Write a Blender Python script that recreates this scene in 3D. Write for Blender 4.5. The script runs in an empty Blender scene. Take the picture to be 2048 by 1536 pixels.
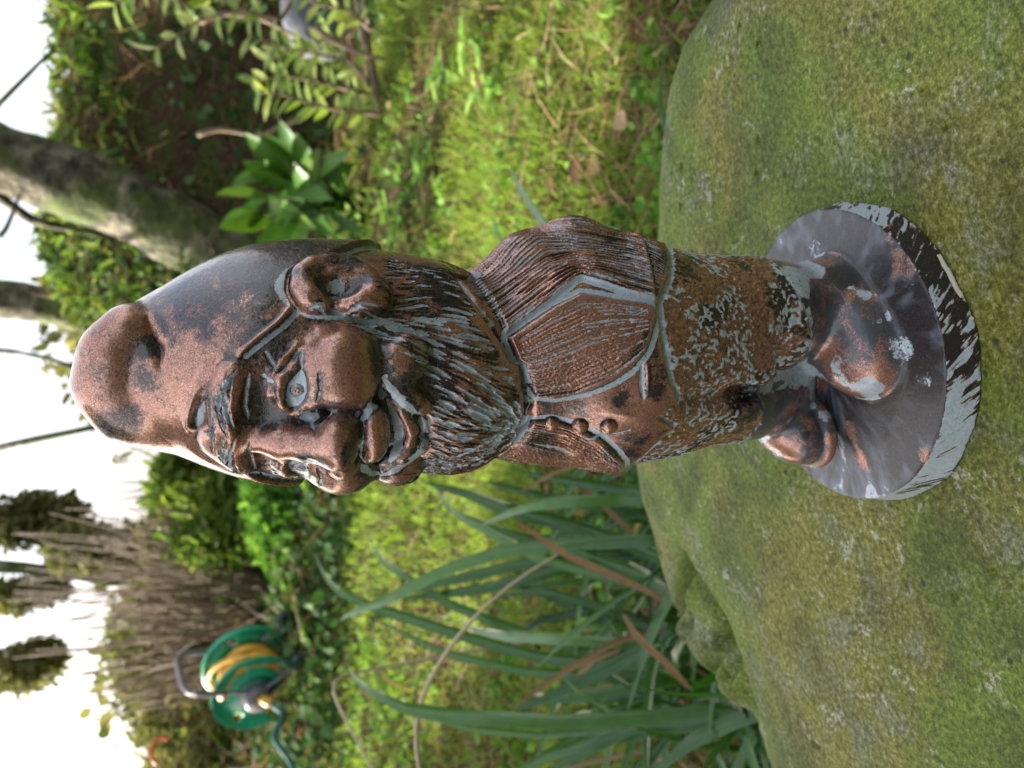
import bpy, math, random, os, time
import numpy as np
from math import radians, sin, cos, pi
from mathutils import Matrix, Vector

T0 = time.time()
scene = bpy.context.scene
rng = np.random.default_rng(7)
random.seed(7)

# ------------------------------------------------------------------ camera
F_PX, PITCH, ROLL = 1850.0, radians(18.4), radians(5.0)
CAM = np.array([0.0, -0.32, 0.260])
_f = np.array([0, cos(PITCH), -sin(PITCH)])
_R = np.array([1.0, 0, 0]); _U = np.cross(_R, _f)
RT = _R * cos(ROLL) - _U * sin(ROLL)          # portrait right
UP = _U * cos(ROLL) + _R * sin(ROLL)          # portrait up
cam_data = bpy.data.cameras.new("camera")
cam_data.sensor_width = 36.0
cam_data.sensor_fit = 'HORIZONTAL'
cam_data.lens = F_PX / 2048 * 36.0
cam_data.clip_start = 0.01
cam_data.clip_end = 400
cam_data.dof.use_dof = True
cam_data.dof.focus_distance = 0.300
cam_data.dof.aperture_fstop = cam_data.lens / 2.0
cam = bpy.data.objects.new("camera", cam_data)
scene.collection.objects.link(cam)
# the photograph lies on its side: world up points to the left edge of the frame
cam.matrix_world = Matrix(((-UP[0], RT[0], -_f[0], CAM[0]),
                           (-UP[1], RT[1], -_f[1], CAM[1]),
                           (-UP[2], RT[2], -_f[2], CAM[2]), (0, 0, 0, 1)))
scene.camera = cam

# ------------------------------------------------------------------ light
SUN_AZ, SUN_EL = radians(-62), radians(34)     # azimuth from +Y towards +X
world = bpy.data.worlds.new("World"); scene.world = world; world.use_nodes = True
nt = world.node_tree; nt.nodes.clear()
sky = nt.nodes.new("ShaderNodeTexSky"); sky.sky_type = 'NISHITA'; sky.sun_disc = False
sky.sun_elevation = SUN_EL; sky.sun_rotation = SUN_AZ
sky.air_density = .8; sky.dust_density = 7.0; sky.ozone_density = .6
bg = nt.nodes.new("ShaderNodeBackground"); bg.inputs[1].default_value = 0.15
wo = nt.nodes.new("ShaderNodeOutputWorld")
tcw = nt.nodes.new("ShaderNodeTexCoord"); cn = nt.nodes.new("ShaderNodeTexNoise"); cn.inputs["Scale"].default_value = 2.2; cn.inputs["Detail"].default_value = 6
nt.links.new(tcw.outputs["Generated"], cn.inputs["Vector"]); cr = nt.nodes.new("ShaderNodeMapRange"); nt.links.new(cn.outputs[0], cr.inputs[0])
cr.inputs[1].default_value = .35; cr.inputs[2].default_value = .62; cr.inputs[3].default_value = .15; cr.inputs[4].default_value = .85      # broken white cloud
cm = nt.nodes.new("ShaderNodeMix"); cm.data_type = 'RGBA'; nt.links.new(cr.outputs[0], cm.inputs[0]); nt.links.new(sky.outputs[0], cm.inputs[6]); cm.inputs[7].default_value = (3.7, 3.75, 3.9, 1)
nt.links.new(cm.outputs[2], bg.inputs[0]); nt.links.new(bg.outputs[0], wo.inputs[0])
sd = bpy.data.lights.new("sun", 'SUN'); sd.energy = 5.0; sd.angle = radians(0.6); sd.color = (1.0, 0.94, 0.84)
sun = bpy.data.objects.new("sun", sd); scene.collection.objects.link(sun)
SUN_DIR = np.array([sin(SUN_AZ) * cos(SUN_EL), cos(SUN_AZ) * cos(SUN_EL), sin(SUN_EL)])   # towards the sun
sun.rotation_euler = Vector(SUN_DIR).to_track_quat('Z', 'Y').to_euler()
scene.view_settings.view_transform = 'Standard'
scene.view_settings.look = 'None'
scene.view_settings.exposure = 1.85
scene.view_settings.gamma = 1.0
scene.cycles.use_denoising = True
scene.cycles.max_bounces = 6
scene.cycles.transparent_max_bounces = 4
scene.cycles.caustics_reflective = False; scene.cycles.caustics_refractive = False
scene.cycles.sample_clamp_indirect = 6

# ------------------------------------------------------------------ helpers
def ray(tx, ty):
    d = _f + UP * (1024 - tx) / F_PX + RT * (768 - ty) / F_PX
    return d / np.linalg.norm(d)
def atz(tx, ty, z):
    d = ray(tx, ty); return CAM + d * (z - CAM[2]) / d[2]
def aty(tx, ty, y):
    d = ray(tx, ty); return CAM + d * (y - CAM[1]) / d[1]

def link(o):
    scene.collection.objects.link(o); return o
def tag(o, label=None, cat=None, group=None, kind=None):
    if label: o["label"] = label
    if cat: o["category"] = cat
    if group: o["group"] = group
    if kind: o["kind"] = kind
    return o
def empty(name, loc=(0, 0, 0), rz=0):
    o = bpy.data.objects.new(name, None); o.empty_display_size = .05
    o.location = loc; o.rotation_euler = (0, 0, rz); return link(o)
def mesh_from(name, V, Fq, mat=None, parent=None, smooth=True, attrs=None, nsides=4):
    """fast mesh from arrays; Fq is (n, nsides)"""
    me = bpy.data.meshes.new(name)
    V = np.ascontiguousarray(V, dtype=np.float32); Fq = np.ascontiguousarray(Fq, dtype=np.int32)
    n = Fq.shape[1]
    me.vertices.add(len(V)); me.vertices.foreach_set("co", V.ravel())
    me.loops.add(Fq.size); me.loops.foreach_set("vertex_index", Fq.ravel())
    me.polygons.add(len(Fq)); me.polygons.foreach_set("loop_start", np.arange(0, Fq.size, n, dtype=np.int32))
    me.update(calc_edges=True); me.validate()
    if smooth: me.polygons.foreach_set("use_smooth", np.ones(len(me.polygons), dtype=bool))
    if attrs:
        for k, a in attrs.items():
            a = np.asarray(a, dtype=np.float32)
            if a.ndim == 1:
                at = me.attributes.new(k, 'FLOAT', 'POINT'); at.data.foreach_set("value", a)
            else:
                at = me.attributes.new(k, 'FLOAT_COLOR', 'POINT')
                at.data.foreach_set("color", (a if a.shape[1] == 4 else np.c_[a, np.ones(len(a))]).astype(np.float32).ravel())
    if mat: me.materials.append(mat)
    o = bpy.data.objects.new(name, me); link(o)
    if parent: o.parent = parent
    return o

_tab = np.random.default_rng(3).random((64, 64, 64)).astype(np.float32)
def vnoise(P, freq, seed=0):
    """smooth value noise, 0..1"""
    Q = P * freq + seed * 17.31 + 1000.0
    i = np.floor(Q).astype(np.int64); t = Q - i; t = t * t * (3 - 2 * t); i &= 63; j = (i + 1) & 63
    x, y, z = t[:, 0], t[:, 1], t[:, 2]
    c = lambda a, b, d: _tab[a, b, d]
    x00 = c(i[:,0],i[:,1],i[:,2])*(1-x)+c(j[:,0],i[:,1],i[:,2])*x
    x10 = c(i[:,0],j[:,1],i[:,2])*(1-x)+c(j[:,0],j[:,1],i[:,2])*x
    x01 = c(i[:,0],i[:,1],j[:,2])*(1-x)+c(j[:,0],i[:,1],j[:,2])*x
    x11 = c(i[:,0],j[:,1],j[:,2])*(1-x)+c(j[:,0],j[:,1],j[:,2])*x
    return (x00*(1-y)+x10*y)*(1-z)+(x01*(1-y)+x11*y)*z
def fbm(P, freq, seed=0, oct=3):
    s = 0; a = 1; t = 0
    for k in range(oct):
        s = s + a * vnoise(P, freq * 2 ** k, seed + k * 5); t += a; a *= .5
    return s / t
def sstep(a, b, x):
    t = np.clip((x - a) / (b - a), 0, 1); return t * t * (3 - 2 * t)

# ------------------------------------------------------------------ materials
def new_mat(name):
    m = bpy.data.materials.new(name); m.use_nodes = True
    n = m.node_tree; n.nodes.clear()
    out = n.nodes.new("ShaderNodeOutputMaterial"); b = n.nodes.new("ShaderNodeBsdfPrincipled")
    n.links.new(b.outputs[0], out.inputs[0]); return m, n, b
def N(n, typ, **kw):
    x = n.nodes.new(typ)
    for k, v in kw.items():
        if k.startswith("i_"):
            x.inputs[int(k[2:])].default_value = v
        else: setattr(x, k, v)
    return x
def ramp(n, src, stops, interp='LINEAR'):
    r = n.nodes.new("ShaderNodeValToRGB"); r.color_ramp.interpolation = interp
    while len(r.color_ramp.elements) < len(stops): r.color_ramp.elements.new(0.5)
    for e, (p, c) in zip(r.color_ramp.elements, stops):
        e.position = p; e.color = (*c, 1) if len(c) == 3 else c
    n.links.new(src, r.inputs[0]); return r
def mixc(n, fac, a, b):
    m = n.nodes.new("ShaderNodeMix"); m.data_type = 'RGBA'
    for inp, v in ((m.inputs[0], fac), (m.inputs[6], a), (m.inputs[7], b)):
        if isinstance(v, (int, float)): inp.default_value = v
        elif isinstance(v, tuple): inp.default_value = (*v, 1)
        else: n.links.new(v, inp)
    return m.outputs[2]
def math_(n, op, a, b=0.0, c=0.0, clamp=False):
    m = n.nodes.new("ShaderNodeMath"); m.operation = op; m.use_clamp = clamp
    for i, v in enumerate((a, b, c)):
        if isinstance(v, (int, float)): m.inputs[i].default_value = v
        else: n.links.new(v, m.inputs[i])
    return m.outputs[0]
def objcoord(n):
    return n.nodes.new("ShaderNodeNewGeometry").outputs["Position"]
def noise(n, vec, scale, detail=3, rough=.5, dist=0.0):
    x = n.nodes.new("ShaderNodeTexNoise"); x.inputs["Scale"].default_value = scale
    x.inputs["Detail"].default_value = detail; x.inputs["Roughness"].default_value = rough
    x.inputs["Distortion"].default_value = dist
    n.links.new(vec, x.inputs["Vector"]); return x.outputs[0]
def bump(n, height, strength, dist, normal=None):
    b = n.nodes.new("ShaderNodeBump"); b.inputs["Strength"].default_value = strength; b.inputs["Distance"].default_value = dist
    n.links.new(height, b.inputs["Height"])
    if normal: n.links.new(normal, b.inputs["Normal"])
    return b.outputs[0]

def resample(P, n):
    P = np.asarray(P, float); L = np.r_[0, np.cumsum(np.linalg.norm((P[1:] - P[:-1]) * ([40, 1] if P.shape[1] == 2 else 1), axis=1))]
    t = np.linspace(0, L[-1], n); return np.stack([np.interp(t, L, P[:, i]) for i in range(P.shape[1])], 1)

# ================================================================== GROUND AND GARDEN
def gz(x, y):
    x = np.asarray(x, float); y = np.asarray(y, float)
    z = -0.35 - .10 * np.clip(x, -3, 3) + (.10 - .035 * np.clip(x, -1.5, 1.5)) * np.clip(y - 1.0, 0, 2.2)
    edge = 3.05 + .25 * np.sin(x * 1.3 + .5) - .25 * np.clip(x, 0, 3) + .55 * sstep(.2, -1.0, x)
    hgt = .35 + .80 * sstep(-.4, 1.0, x)
    z = z + hgt * sstep(0, 1.35, y - edge) * (1 + .05 * np.sin(x * 3))
    z = z + .012 * np.clip(y - 6, 0, 30)
    r = np.hypot(x, y)
    z = z + 1.9 * sstep(1.5, 4.5, -y) + 1.2 * sstep(3.0, 6, np.abs(x)) * sstep(2.5, 0, y)  # unseen rise behind and beside the camera, added to darken reflections
    z = z + .5 * sstep(14, 60, r)
    z = z - .42 * np.exp(-((x - 1.28) / .42) ** 2 - ((y - 3.45) / .42) ** 2)
    P = np.stack([x, y, 0 * x], -1).reshape(-1, 3)
    n = (vnoise(P, 2.3, 7).reshape(x.shape) - .5) * .09 + (vnoise(P, 8, 9).reshape(x.shape) - .5) * .03
    return z + n * sstep(.2, .8, r)

def soil_material():
    m, n, b = new_mat("soil"); pos = objcoord(n)
    a = noise(n, pos, 9, 5, .6); c = noise(n, pos, 60, 4, .6)
    s = ramp(n, c, [(.3, (.018, .011, .007)), (.55, (.055, .035, .021)), (.75, (.11, .075, .048))])
    g = ramp(n, c, [(.3, (.02, .03, .008)), (.7, (.06, .085, .02))])
    f = ramp(n, a, [(.45, (0, 0, 0)), (.6, (1, 1, 1))])
    n.links.new(mixc(n, f.outputs[0], s.outputs[0], g.outputs[0]), b.inputs["Base Color"])
    b.inputs["Roughness"].default_value = .95; b.inputs["Specular IOR Level"].default_value = .05
    n.links.new(bump(n, c, .8, .01), b.inputs["Normal"]); return m

def build_ground():
    # one sheet, fine near the camera and coarse to the horizon
    g = np.r_[-200, -90, -45, -25, -14, np.arange(-9, -3, .5), np.arange(-3, 3.01, .06), np.arange(3.5, 9, .5), 14, 25, 45, 90, 200]
    h = np.r_[-200, -90, -45, -25, -14, np.arange(-9, -.6, .5), np.arange(-.5, 5.5, .05), np.arange(6, 12, .5), 16, 25, 45, 90, 200]
    X, Y = np.meshgrid(g, h, indexing='ij'); V = np.stack([X, Y, gz(X, Y)], -1).reshape(-1, 3)
    a, b = len(g), len(h); I = np.arange(a * b).reshape(a, b)
    Q = np.stack([I[:-1, :-1], I[1:, :-1], I[1:, 1:], I[:-1, 1:]], -1).reshape(-1, 4)
    tag(mesh_from("ground", V, Q, soil_material()), kind="structure")

# ---- mossy boulder under the gnome
OUTLINE = [(1460, -60), (1430, 0), (1380, 80), (1345, 180), (1330, 300), (1320, 450), (1300, 620), (1278, 780), (1268, 935), (1275, 980), (1300, 1060), (1330, 1180), (1370, 1290), (1435, 1385), (1500, 1412), (1530, 1480), (1560, 1580)]
def att(tx, ty, z):
    """pixel -> point on the boulder's slightly tilted top"""
    d = ray(tx, ty); t = (z - CAM[2]) / (d[2] - .085 * d[0]); return CAM + d * t
def build_boulder():
    P = np.array([att(*t, -.016)[:2] for t in OUTLINE]); P = np.r_[P, [[-.29, .02], [-.30, -.12], [-.22, -.24], [-.05, -.29], [.12, -.27], [.24, -.16], [.26, -.02]]]
    c0 = np.array([0, .02]); q = P - c0; A = np.arctan2(q[:, 1], q[:, 0]); R = np.hypot(*q.T); o = np.argsort(A)
    na, nr_, ns = 720, 300, 70
    th = np.linspace(-pi, pi, na, endpoint=False); R = np.interp(th, A[o], R[o], period=2*pi)
    k = np.exp(-np.arange(-9, 10)**2 / 18); k /= k.sum(); R = np.convolve(np.r_[R[-9:], R, R[:9]], k, 'valid')
    rho = np.linspace(0.002, 1, nr_) ** .85
    top = []
    for f in rho:
        x = c0[0] + np.cos(th) * R * f; y = c0[1] + np.sin(th) * R * f
        top.append(np.stack([x, y, -.0165 * f**7 + 0 * x], 1))
    for j in range(1, ns + 1):
        t = j / ns; ang_ = min(1, t * 5) * pi / 2
        f = 1 + .035 * sin(ang_) + .06 * sstep(.15, .6, t) - .0 * t
        z = -.0165 - .03 * (1 - cos(ang_)) - .42 * max(0, t - .18)
        x = c0[0] + np.cos(th) * R * f; y = c0[1] + np.sin(th) * R * f
        top.append(np.stack([x, y, z + 0 * x], 1))
    V = np.concatenate(top); n_ = len(top)
    I = np.arange(n_ * na).reshape(n_, na); J = np.roll(I, -1, axis=1)
    Q = np.stack([I[:-1], I[1:], J[1:], J[:-1]], -1).reshape(-1, 4)
    # broad waves, pits, shell-like folds at the far left corner
    r0 = np.hypot(V[:, 0], V[:, 1]); away = sstep(.066, .10, r0)
    V3 = V * 1.0
    V[:, 2] += away * ((fbm(V3, 9, 101, 3) - .5) * .014)
    side = V[:, 2] < -.045
    fold = [([(1396, 1118), (1376, 1180), (1352, 1240)], .007, .0085), ([(1470, 1262), (1440, 1310), (1410, 1348)], .0075, .0095), ([(1484, 1300), (1468, 1352), (1452, 1392)], .005, .006),
            ([(1412, 1150), (1440, 1190), (1468, 1240), (1492, 1310), (1506, 1400)], .009, .0045), ([(1400, 1220), (1384, 1275)], .004, .003)]
    for pts, w, dp in fold:
        L = np.array([att(*p, -.016) for p in pts])[:, :2]; best = np.full(len(V), 9.)
        for a, b in zip(L[:-1], L[1:]):
            ab = b - a; t = np.clip((V[:, :2] - a) @ ab / (ab @ ab), 0, 1); best = np.minimum(best, np.linalg.norm(V[:, :2] - a - t[:, None] * ab, axis=1))
        V[:, 2] -= 1.5 * dp * np.exp(-(best / (w * .8)) ** 2)
    for px, w, dp in (((1380, 1262), .010, .006), ((1434, 1292), .010, .007), ((1464, 1372), .009, .007), ((1400, 1200), .008, .003)):
        c = att(*px, -.016)[:2]; V[:, 2] += 1.25 * dp * np.exp(-((V[:, 0] - c[0])**2 + (V[:, 1] - c[1])**2) / w**2)
    out = np.stack([np.cos(np.arctan2(V[:, 1] - .02, V[:, 0])), np.sin(np.arctan2(V[:, 1] - .02, V[:, 0]))], 1)
    V[:, :2] += out * (side * (fbm(V3, 14, 103, 3) - .5) * .03)[:, None]
    pn = vnoise(V3, 150, 105); pz = vnoise(V3, 26, 106)
    V[:, 2] += away * (-.0016 * sstep(.82, .9, pn) * sstep(.4, .6, pz) + .0008 * (fbm(V3, 110, 107, 2) - .5))
    V[:, 2] += .085 * V[:, 0] - .0004
    m, n, b = new_mat("mossy_stone"); pos = objcoord(n)
    big = noise(n, pos, 9, 4, .55, .4); mid = noise(n, pos, 38, 5, .62); fine = noise(n, pos, 420, 4, .62); grain = noise(n, pos, 950, 3, .7)
    green = ramp(n, fine, [(.30, (.035, .060, .004)), (.50, (.105, .155, .010)), (.70, (.20, .26, .035))])
    olive = ramp(n, fine, [(.30, (.050, .050, .006)), (.50, (.15, .15, .015)), (.70, (.29, .27, .09))])
    grey = ramp(n, fine, [(.28, (.06, .07, .03)), (.50, (.15, .165, .09)), (.70, (.33, .33, .22))])
    c1 = mixc(n, ramp(n, big, [(.44, (0, 0, 0)), (.56, (1, 1, 1))]).outputs[0], green.outputs[0], olive.outputs[0])
    mm = math_(n, 'ADD', math_(n, 'MULTIPLY', mid, .7), math_(n, 'MULTIPLY', fine, .3))
    c2 = mixc(n, ramp(n, mm, [(.52, (0, 0, 0)), (.62, (.75, .75, .75))]).outputs[0], c1, grey.outputs[0])
    lich = noise(n, pos, 55, 6, .75, .3); lf = ramp(n, math_(n, 'ADD', math_(n, 'MULTIPLY', lich, .75), math_(n, 'MULTIPLY', fine, .25)), [(.585, (0, 0, 0)), (.63, (.85, .85, .85))])
    c3 = mixc(n, lf.outputs[0], c2, (.40, .40, .31))
    vo = N(n, "ShaderNodeTexVoronoi"); vo.inputs["Scale"].default_value = 95; vo.inputs["Randomness"].default_value = 1; n.links.new(pos, vo.inputs["Vector"])
    sel = n.nodes.new("ShaderNodeSeparateColor"); n.links.new(vo.outputs["Color"], sel.inputs[0])
    pit = math_(n, 'MULTIPLY', ramp(n, vo.outputs["Distance"], [(.08, (1, 1, 1)), (.16, (0, 0, 0))]).outputs[0], math_(n, 'GREATER_THAN', sel.outputs[0], .80))
    c4 = mixc(n, math_(n, 'MULTIPLY', pit, .8), c3, (.022, .018, .008))
    sc = N(n, "ShaderNodeVectorMath", operation='SCALE'); n.links.new(c4, sc.inputs[0]); gr_ = N(n, "ShaderNodeMapRange"); n.links.new(grain, gr_.inputs[0]); gr_.inputs[1].default_value = .3; gr_.inputs[2].default_value = .7; gr_.inputs[3].default_value = .42; gr_.inputs[4].default_value = 1.15
    st_ = ramp(n, noise(n, pos, 17, 4, .6, .8), [(.36, (.66, .66, .66)), (.50, (1, 1, 1)), (.68, (1.25, 1.25, 1.25))])
    n.links.new(math_(n, 'MULTIPLY', gr_.outputs[0], st_.outputs[0]), sc.inputs[3]); n.links.new(sc.outputs[0], b.inputs["Base Color"]); b.inputs["Roughness"].default_value = .72; b.inputs["Specular IOR Level"].default_value = .35
    hh = math_(n, 'SUBTRACT', math_(n, 'ADD', math_(n, 'MULTIPLY', fine, .8), math_(n, 'MULTIPLY', grain, .35)), math_(n, 'MULTIPLY', pit, .9))
    n.links.new(bump(n, hh, .55, .0014), b.inputs["Normal"])
    tag(mesh_from("boulder", V, Q, m), "large flat-topped mossy green boulder with scalloped folds, under the gnome", "boulder")

# ---- leaves
def leaf_mat(name, cols, trans=.35, rough=.45, spec=.5, back=None):
    """cols: list of colours picked per leaf by the 'tint' attribute"""
    m = bpy.data.materials.new(name); m.use_nodes = True; n = m.node_tree; n.nodes.clear()
    out = n.nodes.new("ShaderNodeOutputMaterial"); b = n.nodes.new("ShaderNodeBsdfPrincipled"); t = n.nodes.new("ShaderNodeBsdfTranslucent"); mx = n.nodes.new("ShaderNodeMixShader")
    at = N(n, "ShaderNodeAttribute", attribute_name="tint")
    r = ramp(n, at.outputs["Fac"], [(i / max(1, len(cols) - 1), c) for i, c in enumerate(cols)])
    pos = objcoord(n); v = noise(n, pos, 70, 3, .6); va = math_(n, 'ADD', .65, math_(n, 'MULTIPLY', v, .7))
    vm = N(n, "ShaderNodeVectorMath", operation='SCALE'); n.links.new(r.outputs[0], vm.inputs[0]); n.links.new(va, vm.inputs[3])
    n.links.new(vm.outputs[0], b.inputs["Base Color"]); b.inputs["Roughness"].default_value = rough; b.inputs["Specular IOR Level"].default_value = spec
    tc = N(n, "ShaderNodeVectorMath", operation='MULTIPLY'); n.links.new(vm.outputs[0], tc.inputs[0]); tc.inputs[1].default_value = (1.3, 1.4, .7); n.links.new(tc.outputs[0], t.inputs[0])
    mx.inputs[0].default_value = trans; n.links.new(b.outputs[0], mx.inputs[1]); n.links.new(t.outputs[0], mx.inputs[2]); n.links.new(mx.outputs[0], out.inputs[0])
    return m
LEAF_T = np.array([(0, 0, 0), (.5, .33, .10), (0, .36, 0), (-.5, .33, .10), (.36, .72, .04), (0, .74, -.06), (-.36, .72, .04), (0, 1, -.16)])
LEAF_Q = [(0, 1, 2, 2), (0, 2, 3, 3), (1, 4, 5, 2), (2, 5, 6, 3), (4, 7, 5, 5), (5, 7, 6, 6)]
def norm(a): return a / (np.linalg.norm(a, axis=-1, keepdims=True) + 1e-9)
def scatter(name, P, D, Nn, L, W, mat, tint, parent=None, blade=False, curl=0.0):
    """many small leaves as one mesh: base P, along D, facing Nn"""
    n = len(P); D = norm(D); X = norm(np.cross(D, Nn)); Nn = np.cross(X, D)
    L = np.broadcast_to(L, n); W = np.broadcast_to(W, n)
    if blade:
        T = np.array([(-.5, 0, 0), (.5, 0, 0), (.42, .5, .0), (-.42, .5, .0), (0, 1, 0)]); F = [(0, 1, 2), (0, 2, 3), (3, 2, 4)]
        T = T.copy(); T[:, 2] = -(T[:, 1] ** 2) * .35
    else:
        T = LEAF_T; F = [(0, 1, 2), (0, 2, 3), (1, 4, 5), (1, 5, 2), (2, 5, 6), (2, 6, 3), (4, 7, 5), (5, 7, 6)]
    V = P[:, None] + X[:, None] * (T[None, :, 0:1] * W[:, None, None]) + D[:, None] * (T[None, :, 1:2] * L[:, None, None]) + Nn[:, None] * ((T[None, :, 2:3] + curl * T[None, :, 1:2]**2 * -1) * L[:, None, None])
    k = len(T); F = (np.arange(n)[:, None, None] * k + np.array(F)[None]).reshape(-1, 3)
    return mesh_from(name, V.reshape(-1, 3), F, mat, parent, True, {"tint": np.repeat(tint, k)})
def rand_dirs(n, up=.5):
    v = rng.normal(size=(n, 3)); v[:, 2] = np.abs(v[:, 2]) * up + up * .4; return norm(v)
def ribbon(name, P, W, mat, parent=None, tint=.5, fold=.25, up=None, tip=.25, base=.6, segs=14):
    """a strap leaf along the polyline P with a keeled section"""
    P = resample(P, segs); n = len(P); T = norm(np.gradient(P, axis=0)); up = np.array([0, -.35, 1.]) if up is None else np.array(up, float)
    X = norm(np.cross(T, up[None])); Nn = np.cross(X, T); s = np.linspace(0, 1, n)
    w = W * np.minimum(1, base + (1 - base) * s / .3) * np.clip((1 - s) / tip, 0, 1) ** .6; w[-1] = W * .03
    off = (-1, -.55, 0, .55, 1); z = (fold, .4 * fold, 0, .4 * fold, fold)
    V = np.concatenate([[P + X * (o * w / 2)[:, None] + Nn * (zz * w / 2)[:, None] for o, zz in zip(off, z)]]).transpose(1, 0, 2).reshape(-1, 3)
    Q = [(i*5+j, i*5+j+1, (i+1)*5+j+1, (i+1)*5+j) for i in range(n-1) for j in range(4)]
    t = np.repeat(np.interp(s, np.linspace(0, 1, len(tint)), tint) if not np.isscalar(tint) else np.full(n, tint), 5)
    return mesh_from(name, V, Q, mat, parent, True, {"tint": t})
def tube_mesh(name, P, rad, mat, parent=None, sides=8, rough=0.0, segs=None, attrs=None, seed=0):
    P = np.asarray(P, float); rad = np.asarray(rad if not np.isscalar(rad) else [rad] * len(P), float)
    if segs:
        L = np.r_[0, np.cumsum(np.linalg.norm(np.diff(P, axis=0), axis=1))]; t = np.linspace(0, L[-1], segs)
        Pn = np.stack([np.interp(t, L, P[:, i]) for i in range(3)], 1); rad = np.interp(t, L, rad)
        for _ in range(2): Pn[1:-1] = (Pn[:-2] + 2 * Pn[1:-1] + Pn[2:]) / 4
        P = Pn
    n = len(P); T = norm(np.gradient(P, axis=0)); ref = np.array([0.3, .2, 1.]) if abs(T[0][2]) < .8 else np.array([1., .2, 0])
    X = norm(np.cross(T, ref)); Y = np.cross(T, X); a = np.linspace(0, 2*pi, sides, endpoint=False)
    ring = np.cos(a)[None, :, None] * X[:, None] + np.sin(a)[None, :, None] * Y[:, None]
    rr = np.repeat(rad[:, None], sides, 1)
    V = P[:, None] + ring * rr[..., None]
    if rough: V = V + ring * ((fbm(V.reshape(-1, 3), 1.2 / rad.mean(), 40 + seed, 3).reshape(n, sides) - .5) * rough * rr)[..., None]
    V = np.concatenate([V.reshape(-1, 3), P[:1], P[-1:]]); I = np.arange(n * sides).reshape(n, sides); J = np.roll(I, -1, 1)
    Q = np.stack([I[:-1], J[:-1], J[1:], I[1:]], -1).reshape(-1, 4); c0, c1 = n * sides, n * sides + 1
    cap = [(J[0, i], I[0, i], c0, c0) for i in range(sides)] + [(I[-1, i], J[-1, i], c1, c1) for i in range(sides)]
    T3 = np.concatenate([Q[:, [0, 1, 2]], Q[:, [0, 2, 3]], np.array(cap)[:, :3]])
    return mesh_from(name, V, T3, mat, parent, True, attrs)

G = {}
def leaf_mats():
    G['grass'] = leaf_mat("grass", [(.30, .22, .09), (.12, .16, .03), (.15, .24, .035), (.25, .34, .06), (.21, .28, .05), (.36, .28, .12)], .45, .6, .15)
    G['straw'] = leaf_mat("straw", [(.045, .022, .012), (.16, .085, .045), (.36, .22, .12), (.52, .38, .22)], .2, .6, .25)
    G['weed'] = leaf_mat("weed_leaf", [(.045, .11, .02), (.08, .19, .03), (.15, .29, .05), (.26, .40, .08)], .3, .7, .1)
    G['ivy'] = leaf_mat("ivy_leaf", [(.015, .035, .012), (.03, .075, .022), (.06, .12, .04), (.13, .19, .07)], .2, .75, .08)
    G['fern'] = leaf_mat("fern_leaf", [(.045, .08, .015), (.09, .16, .025), (.17, .25, .05), (.30, .31, .10)], .45, .5, .3)
    G['olive'] = leaf_mat('olive_leaf', [(.035, .04, .014), (.085, .09, .032), (.15, .15, .06), (.25, .22, .11)], .35, .7, .1)
    G['varieg'] = leaf_mat("variegated_leaf", [(.10, .17, .03), (.20, .29, .05), (.36, .40, .12)], .35, .4, .5)
    G['glossy'] = leaf_mat("glossy_leaf", [(.012, .045, .010), (.035, .11, .015), (.09, .20, .02), (.16, .24, .04)], .08, .42, .4)
    G['strap'] = leaf_mat("strap_leaf", [(.014, .055, .008), (.035, .12, .014), (.10, .22, .05), (.34, .44, .30)], .3, .26, .6)
    G['dead'] = leaf_mat("dead_strap", [(.045, .026, .012), (.13, .075, .035), (.25, .155, .075), (.34, .24, .13)], .15, .65, .15)
    m, n, b = new_mat("bark"); pos = objcoord(n); a = noise(n, pos, 14, 5, .65); c = noise(n, pos, 5, 3, .5)
    s = ramp(n, a, [(.36, (.025, .022, .013)), (.5, (.11, .095, .06)), (.64, (.26, .23, .16))]); g = ramp(n, a, [(.3, (.03, .045, .01)), (.7, (.12, .15, .035))])
    n.links.new(mixc(n, ramp(n, c, [(.42, (0, 0, 0)), (.56, (1, 1, 1))]).outputs[0], s.outputs[0], g.outputs[0]), b.inputs["Base Color"]); b.inputs["Roughness"].default_value = .9
    n.links.new(bump(n, a, 1.0, .05), b.inputs["Normal"]); G['bark'] = m
    m, n, b = new_mat("twig"); b.inputs["Base Color"].default_value = (.17, .12, .075, 1); b.inputs["Roughness"].default_value = .7; G['twig'] = m
    m, n, b = new_mat("dark_twig"); b.inputs["Base Color"].default_value = (.035, .032, .03, 1); b.inputs["Roughness"].default_value = .8; G['dtwig'] = m
    m, n, b = new_mat('pale_stem'); b.inputs['Base Color'].default_value = (.42, .33, .20, 1); b.inputs['Roughness'].default_value = .6; G['pale'] = m

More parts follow.
